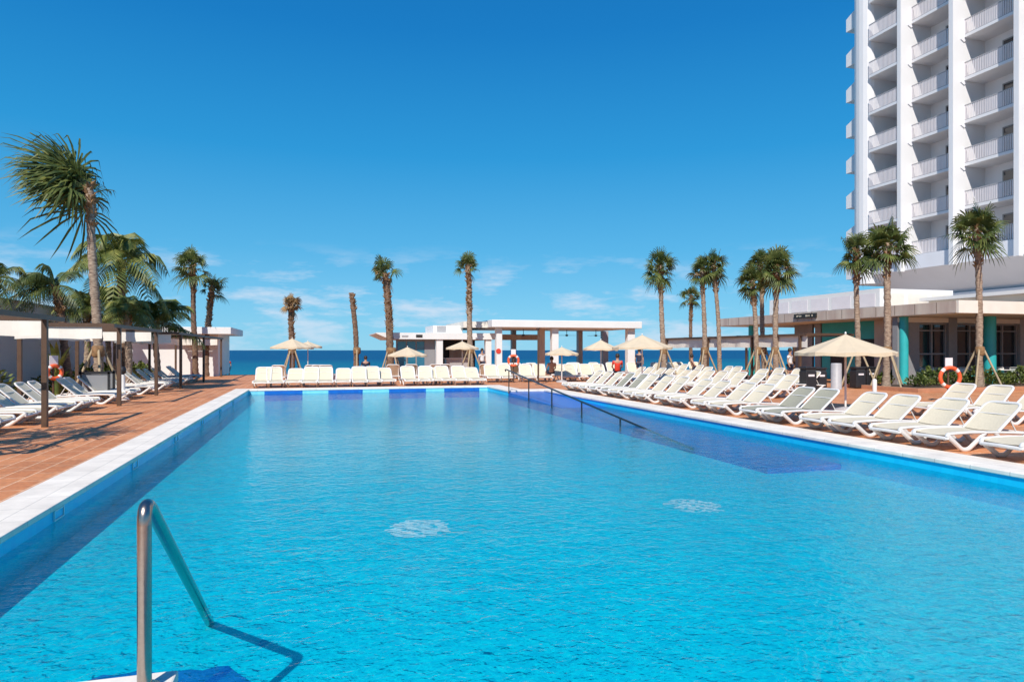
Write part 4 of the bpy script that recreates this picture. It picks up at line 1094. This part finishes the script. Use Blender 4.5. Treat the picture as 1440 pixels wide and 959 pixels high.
# ---------------------------------------------------------------- street furniture and small things
def lifebuoy(x, y, z, R, r, label, stand=True, rz=0, zs=0):
    t = empty('lifebuoy', (x, y, zs), rz, label, 'lifebuoy', 'lifebuoys')
    n = 48
    q = MB(); q.tube([(R * math.cos(2 * PI * k / n), 0, z + R * math.sin(2 * PI * k / n)) for k in range(n)], r, 12, closed=True); q.build('ring', M['orange'], t)
    for j in range(4):
        a0 = PI / 4 + j * PI / 2; q = MB(); q.tube([(R * math.cos(a0 + d), 0, z + R * math.sin(a0 + d)) for d in (-.17, -.085, 0, .085, .17)], r * 1.05, 12, caps=True); q.build('band', M['plastic'], t)
    if stand:
        MB().tube([(0, .10, 0), (0, .10, z + R + .25)], .03, 8).build('post', M['brown_metal'], t)
        q = MB(); q.box(-.12, .12, .05, .08, z + R + .02, z + R + .32); q.build('notice_plate', M['rail_pink'], t)
    return t
lb_y = 22.0
x, y = atd(1336, 22.4); lifebuoy(x, y, .80, .32, .062, 'orange and white lifebuoy on a post before the restaurant planting', rz=-YAW)
x, y = atd(722, 35.4); lifebuoy(x, y, 1.15, .26, .065, 'faded lifebuoy on a post behind the upper end of the ramp handrail', rz=-.3)
x, y = atd(77, 21.5); lifebuoy(x, y, 1.0, .20, .06, 'red lifebuoy behind the nearest pergola post on the left', rz=.7)

def litter_bin(px, py, w_, h, label, kind='black', group='waste bins'):
    x, y = at(px, py)
    t = empty('waste_bin', (x, y, 0), -.1, label, 'bin', group)
    q = MB(); q.box(-w_ / 2, w_ / 2, -w_ / 2, w_ / 2, .03, h * .82); q.build('body', M[kind], t, bevel=.02)
    q = MB(); q.box(-w_ / 2 + .03, w_ / 2 - .03, -w_ / 2 + .03, w_ / 2 - .03, h * .821, h * .92); q.build('opening', M['dark'], t)
    q = MB(); q.box(-w_ / 2 - .01, w_ / 2 + .01, -w_ / 2 - .01, w_ / 2 + .01, h * .921, h); q.build('lid', M[kind], t, bevel=.02)
    q = MB(); q.box(-w_ * .28, w_ * .28, -w_ / 2 - .008, -w_ / 2 - .001, h * .62, h * .70); q.build('label_plate', M['rail_pink'], t)
litter_bin(1136, 551, .48, 1.02, 'black square waste bin with a pale plate, left one of the two behind the loungers')
litter_bin(1151, 550, .46, .98, 'black square waste bin, right one of the two behind the loungers')
litter_bin(1206, 546, .46, .95, 'black waste bin standing under the braced palms, left one of two')
litter_bin(1221, 545, .46, .95, 'black waste bin standing under the braced palms, right one of two')
x, y = at(1176, 547); a = MB(); a.lathe([(0, 1.13), (.20, 1.12), (.22, 1.08), (.22, .03), (.24, .02), (.24, 0)], 24)
tag(a.build('steel_cylinder_bin', M['grey'], loc=(x, y, 0)), 'tall grey cylindrical ash bin behind the large parasol pole', 'bin')
# folded towel box / white bollards
for i, (px, py) in enumerate(((1230, 556),)):
    x, y = at(px, py); a = MB(); a.lathe([(0, .62), (.05, .61), (.075, .58), (.075, 0)], 16); tag(a.build('bollard', M['plastic'], loc=(x, y, 0)), 'short white bollard light below the braced palm', 'bollard')
x, y = at(172, 562); t = empty('shower_pedestal', (x, y, 0), 0, 'short white pedestal with a dark round top between the left pergolas', 'pedestal')
MB().lathe([(.07, .86), (.09, .80), (.09, .15), (.20, .04), (.22, 0)], 20).build('pedestal', M['plastic'], t)
q = MB(); q.lathe([(0, 1.14), (.09, 1.12), (.13, 1.0), (.09, .88), (0, .86)], 16); q.build('head', M['black'], t)
# planter box round the tall palm
x, y = atd(137, 23.5)
t = empty('planter_box', (x, y, 0), 0, 'dark framed planter box with grey panels at the foot of the tallest palm', 'planter')
q = MB()
for sx in (-1, 1):
    for sy in (-1, 1): q.box(sx * .43 - .035, sx * .43 + .035, sy * .3 - .035, sy * .3 + .035, 0, 1.0)
q.box(-.47, .47, -.335, -.265, .88, .95); q.box(-.47, .47, .265, .335, .88, .95)
q.build('frame', M['black'], t)
for s_ in (-1, 1): q = MB(); q.box(-.39, .39, s_ * .29 - .01, s_ * .29 + .01, .12, .87); q.build('panel', M['frame_grey'], t)
# folded towel in yellow on nearest left lounger
def cafe_set(px, Yd, label, seed):
    x, y = atd(px, Yd); t = empty('cafe_chair', (x, y, 0), seed * 1.3, label, 'chair', 'white terrace chairs before the restaurant windows')
    q = MB(); q.box(-.22, .22, -.22, .22, .43, .46); q.build('seat', M['teal'], t)
    q = MB(); q.tube(rounded([(-.22, .22, .46), (-.22, .26, .85), (.22, .26, .85), (.22, .22, .46)], .08), .016, 6); q.box(-.2, .2, .235, .25, .62, .80); q.build('backrest', M['plastic'], t)
    for sx in (-1, 1):
        for sy in (-1, 1): MB().tube([(sx * .2, sy * .2, .43), (sx * .23, sy * .24, 0)], .014, 6).build('leg', M['plastic'], t)
for i, px in enumerate((1298, 1316, 1352, 1366, 1402, 1416, 1432)):
    cafe_set(px, 33.2 , 'white chair with teal seat below the dark restaurant windows, %s from the left' % ORD[i], i)
for i, px in enumerate((1307, 1359, 1410)):
    x, y = atd(px, 33.3); t = empty('cafe_table', (x, y, 0), 0, 'white terrace table below the restaurant windows, %s' % ('left one', 'middle one', 'right one')[i], 'table', 'white terrace tables')
    MB().lathe([(0, .74), (.34, .74), (.34, .71), (0, .70)], 20).build('tabletop', M['plastic'], t); MB().lathe([(.03, .70), (.03, .05), (.22, .02), (.22, 0)], 14).build('pedestal', M['plastic'], t)

# ---------------------------------------------------------------- people
def person(x, y, rz, pose, label, shirt, legs='navy', hair='hair', z=0):
    t = empty('person', (x, y, z), rz, label, 'person', 'people round the pool')
    def skin(name, pts, edges, m, par):
        me = bpy.data.meshes.new(name); me.from_pydata([p[:3] for p in pts], edges, []); me.materials.append(m)
        o = bpy.data.objects.new(name, me); C.objects.link(o); o.parent = par
        s = o.modifiers.new('skin', 'SKIN'); s.use_smooth_shade = True
        for i, p in enumerate(pts):
            r = p[3]; me.skin_vertices[0].data[i].radius = (r, r if len(p) < 5 else p[4])
        me.skin_vertices[0].data[0].use_root = True
        sb = o.modifiers.new('sub', 'SUBSURF'); sb.levels = 1; sb.render_levels = 2
        return o
    if pose == 'stand':
        J = [(0,0,.95,.13,.09),(0,0,1.15,.12,.085),(0,0,1.38,.15,.09),(0,0,1.50,.055),(0,-.01,1.60,.085,.09),(0,-.01,1.70,.08,.09),
             (.10,0,.88,.085),(.11,-.02,.48,.055),(.12,.03,.08,.04),(.12,-.12,.03,.035),(-.10,0,.88,.085),(-.11,.04,.48,.055),(-.12,.06,.08,.04),(-.12,-.09,.03,.035),
             (.19,0,1.40,.05),(.24,.03,1.12,.038),(.23,-.08,.88,.028),(-.19,0,1.40,.05),(-.24,.03,1.12,.038),(-.23,-.06,.88,.028),(.23,-.12,.80,.025),(-.23,-.10,.80,.025)]
    else:
        J = [(0,0,.45,.14,.10),(0,.05,.65,.12,.09),(0,.10,.88,.15,.09),(0,.09,1.00,.055),(0,.07,1.10,.085,.09),(0,.07,1.20,.08,.09),
             (.10,-.08,.47,.085),(.12,-.46,.50,.055),(.12,-.52,.10,.04),(.12,-.64,.04,.035),(-.10,-.08,.47,.085),(-.12,-.46,.50,.055),(-.12,-.52,.10,.04),(-.12,-.64,.04,.035),
             (.19,.09,.90,.05),(.25,-.02,.66,.038),(.16,-.22,.56,.028),(-.19,.09,.90,.05),(-.25,-.02,.66,.038),(-.16,-.22,.56,.028),(.14,-.30,.55,.025),(-.14,-.30,.55,.025)]
    E = [(0,1),(1,2),(2,3),(3,4),(4,5),(0,6),(6,7),(7,8),(8,9),(0,10),(10,11),(11,12),(12,13),(2,14),(14,15),(15,16),(16,20),(2,17),(17,18),(18,19),(19,21)]
    body = skin('body', J, E, M['skin'], t)
    g_ = lambda i, k: (*J[i][:3], *[c + k for c in J[i][3:]])
    if shirt:
        a = Vector(J[15][:3]).lerp(Vector(J[14][:3]), .45); b = Vector(J[18][:3]).lerp(Vector(J[17][:3]), .45)
        skin('shirt', [g_(1, .03), g_(2, .028), (*J[0][:3], .155, .115), g_(14, .028), (*a, .06), g_(17, .028), (*b, .06)], [(0, 1), (0, 2), (1, 3), (3, 4), (1, 5), (5, 6)], M[shirt], t)
    k1 = Vector(J[7][:3]).lerp(Vector(J[6][:3]), .3); k2 = Vector(J[11][:3]).lerp(Vector(J[10][:3]), .3)
    skin('shorts', [(*J[0][:3], .15, .11), g_(6, .02), (*k1, .085), g_(10, .02), (*k2, .085)], [(0, 1), (1, 2), (0, 3), (3, 4)], M[legs], t)
    hx = J[5]; q = MB(); prof = [(.001, .115), (.06, .10), (.095, .05), (.105, -.01), (.10, -.05), (.09, -.09)]
    q.lathe([(r_, hx[2] + z_) for r_, z_ in prof], 14, (hx[0], hx[1] + .02)); q.build('hair', M[hair], t)
    return t
def P(px, Yd, rz, pose, label, shirt, legs='navy', z=0): x, y = atd(px, Yd); person(x, y, rz, pose, label, shirt, legs, z=z)
P(320, 52.5, .2, 'stand', 'person in a red shirt standing on the seaside terrace beyond the far left', 'red', z=-.6)
P(868, 33.2, PI - .3, 'sit', 'person in a bright red shirt sitting with their back to the camera on a lounger', 'red', z=.22)
P(899, 41.0, 2.5, 'stand', 'person in dark clothes standing right of the pavilion column', 'navy')
P(975, 40.0, 1.2, 'sit', 'bare-chested person sitting under the right pergola, facing left', None, z=.15)
P(678, 43.5, .3, 'stand', 'person in a white shirt standing by the bar beside the white column', 'whitecloth')
P(775, 36.6, PI, 'sit', 'person sitting on a lounger behind the brown post, back to the camera', 'skin', z=.05)
P(514, 40.5, PI, 'sit', 'person sitting behind the far loungers right of the bare palm trunk', 'navy', z=.05)
P(1111, 35.5, .5, 'stand', 'person in white near the grey pillar of the restaurant', 'whitecloth')
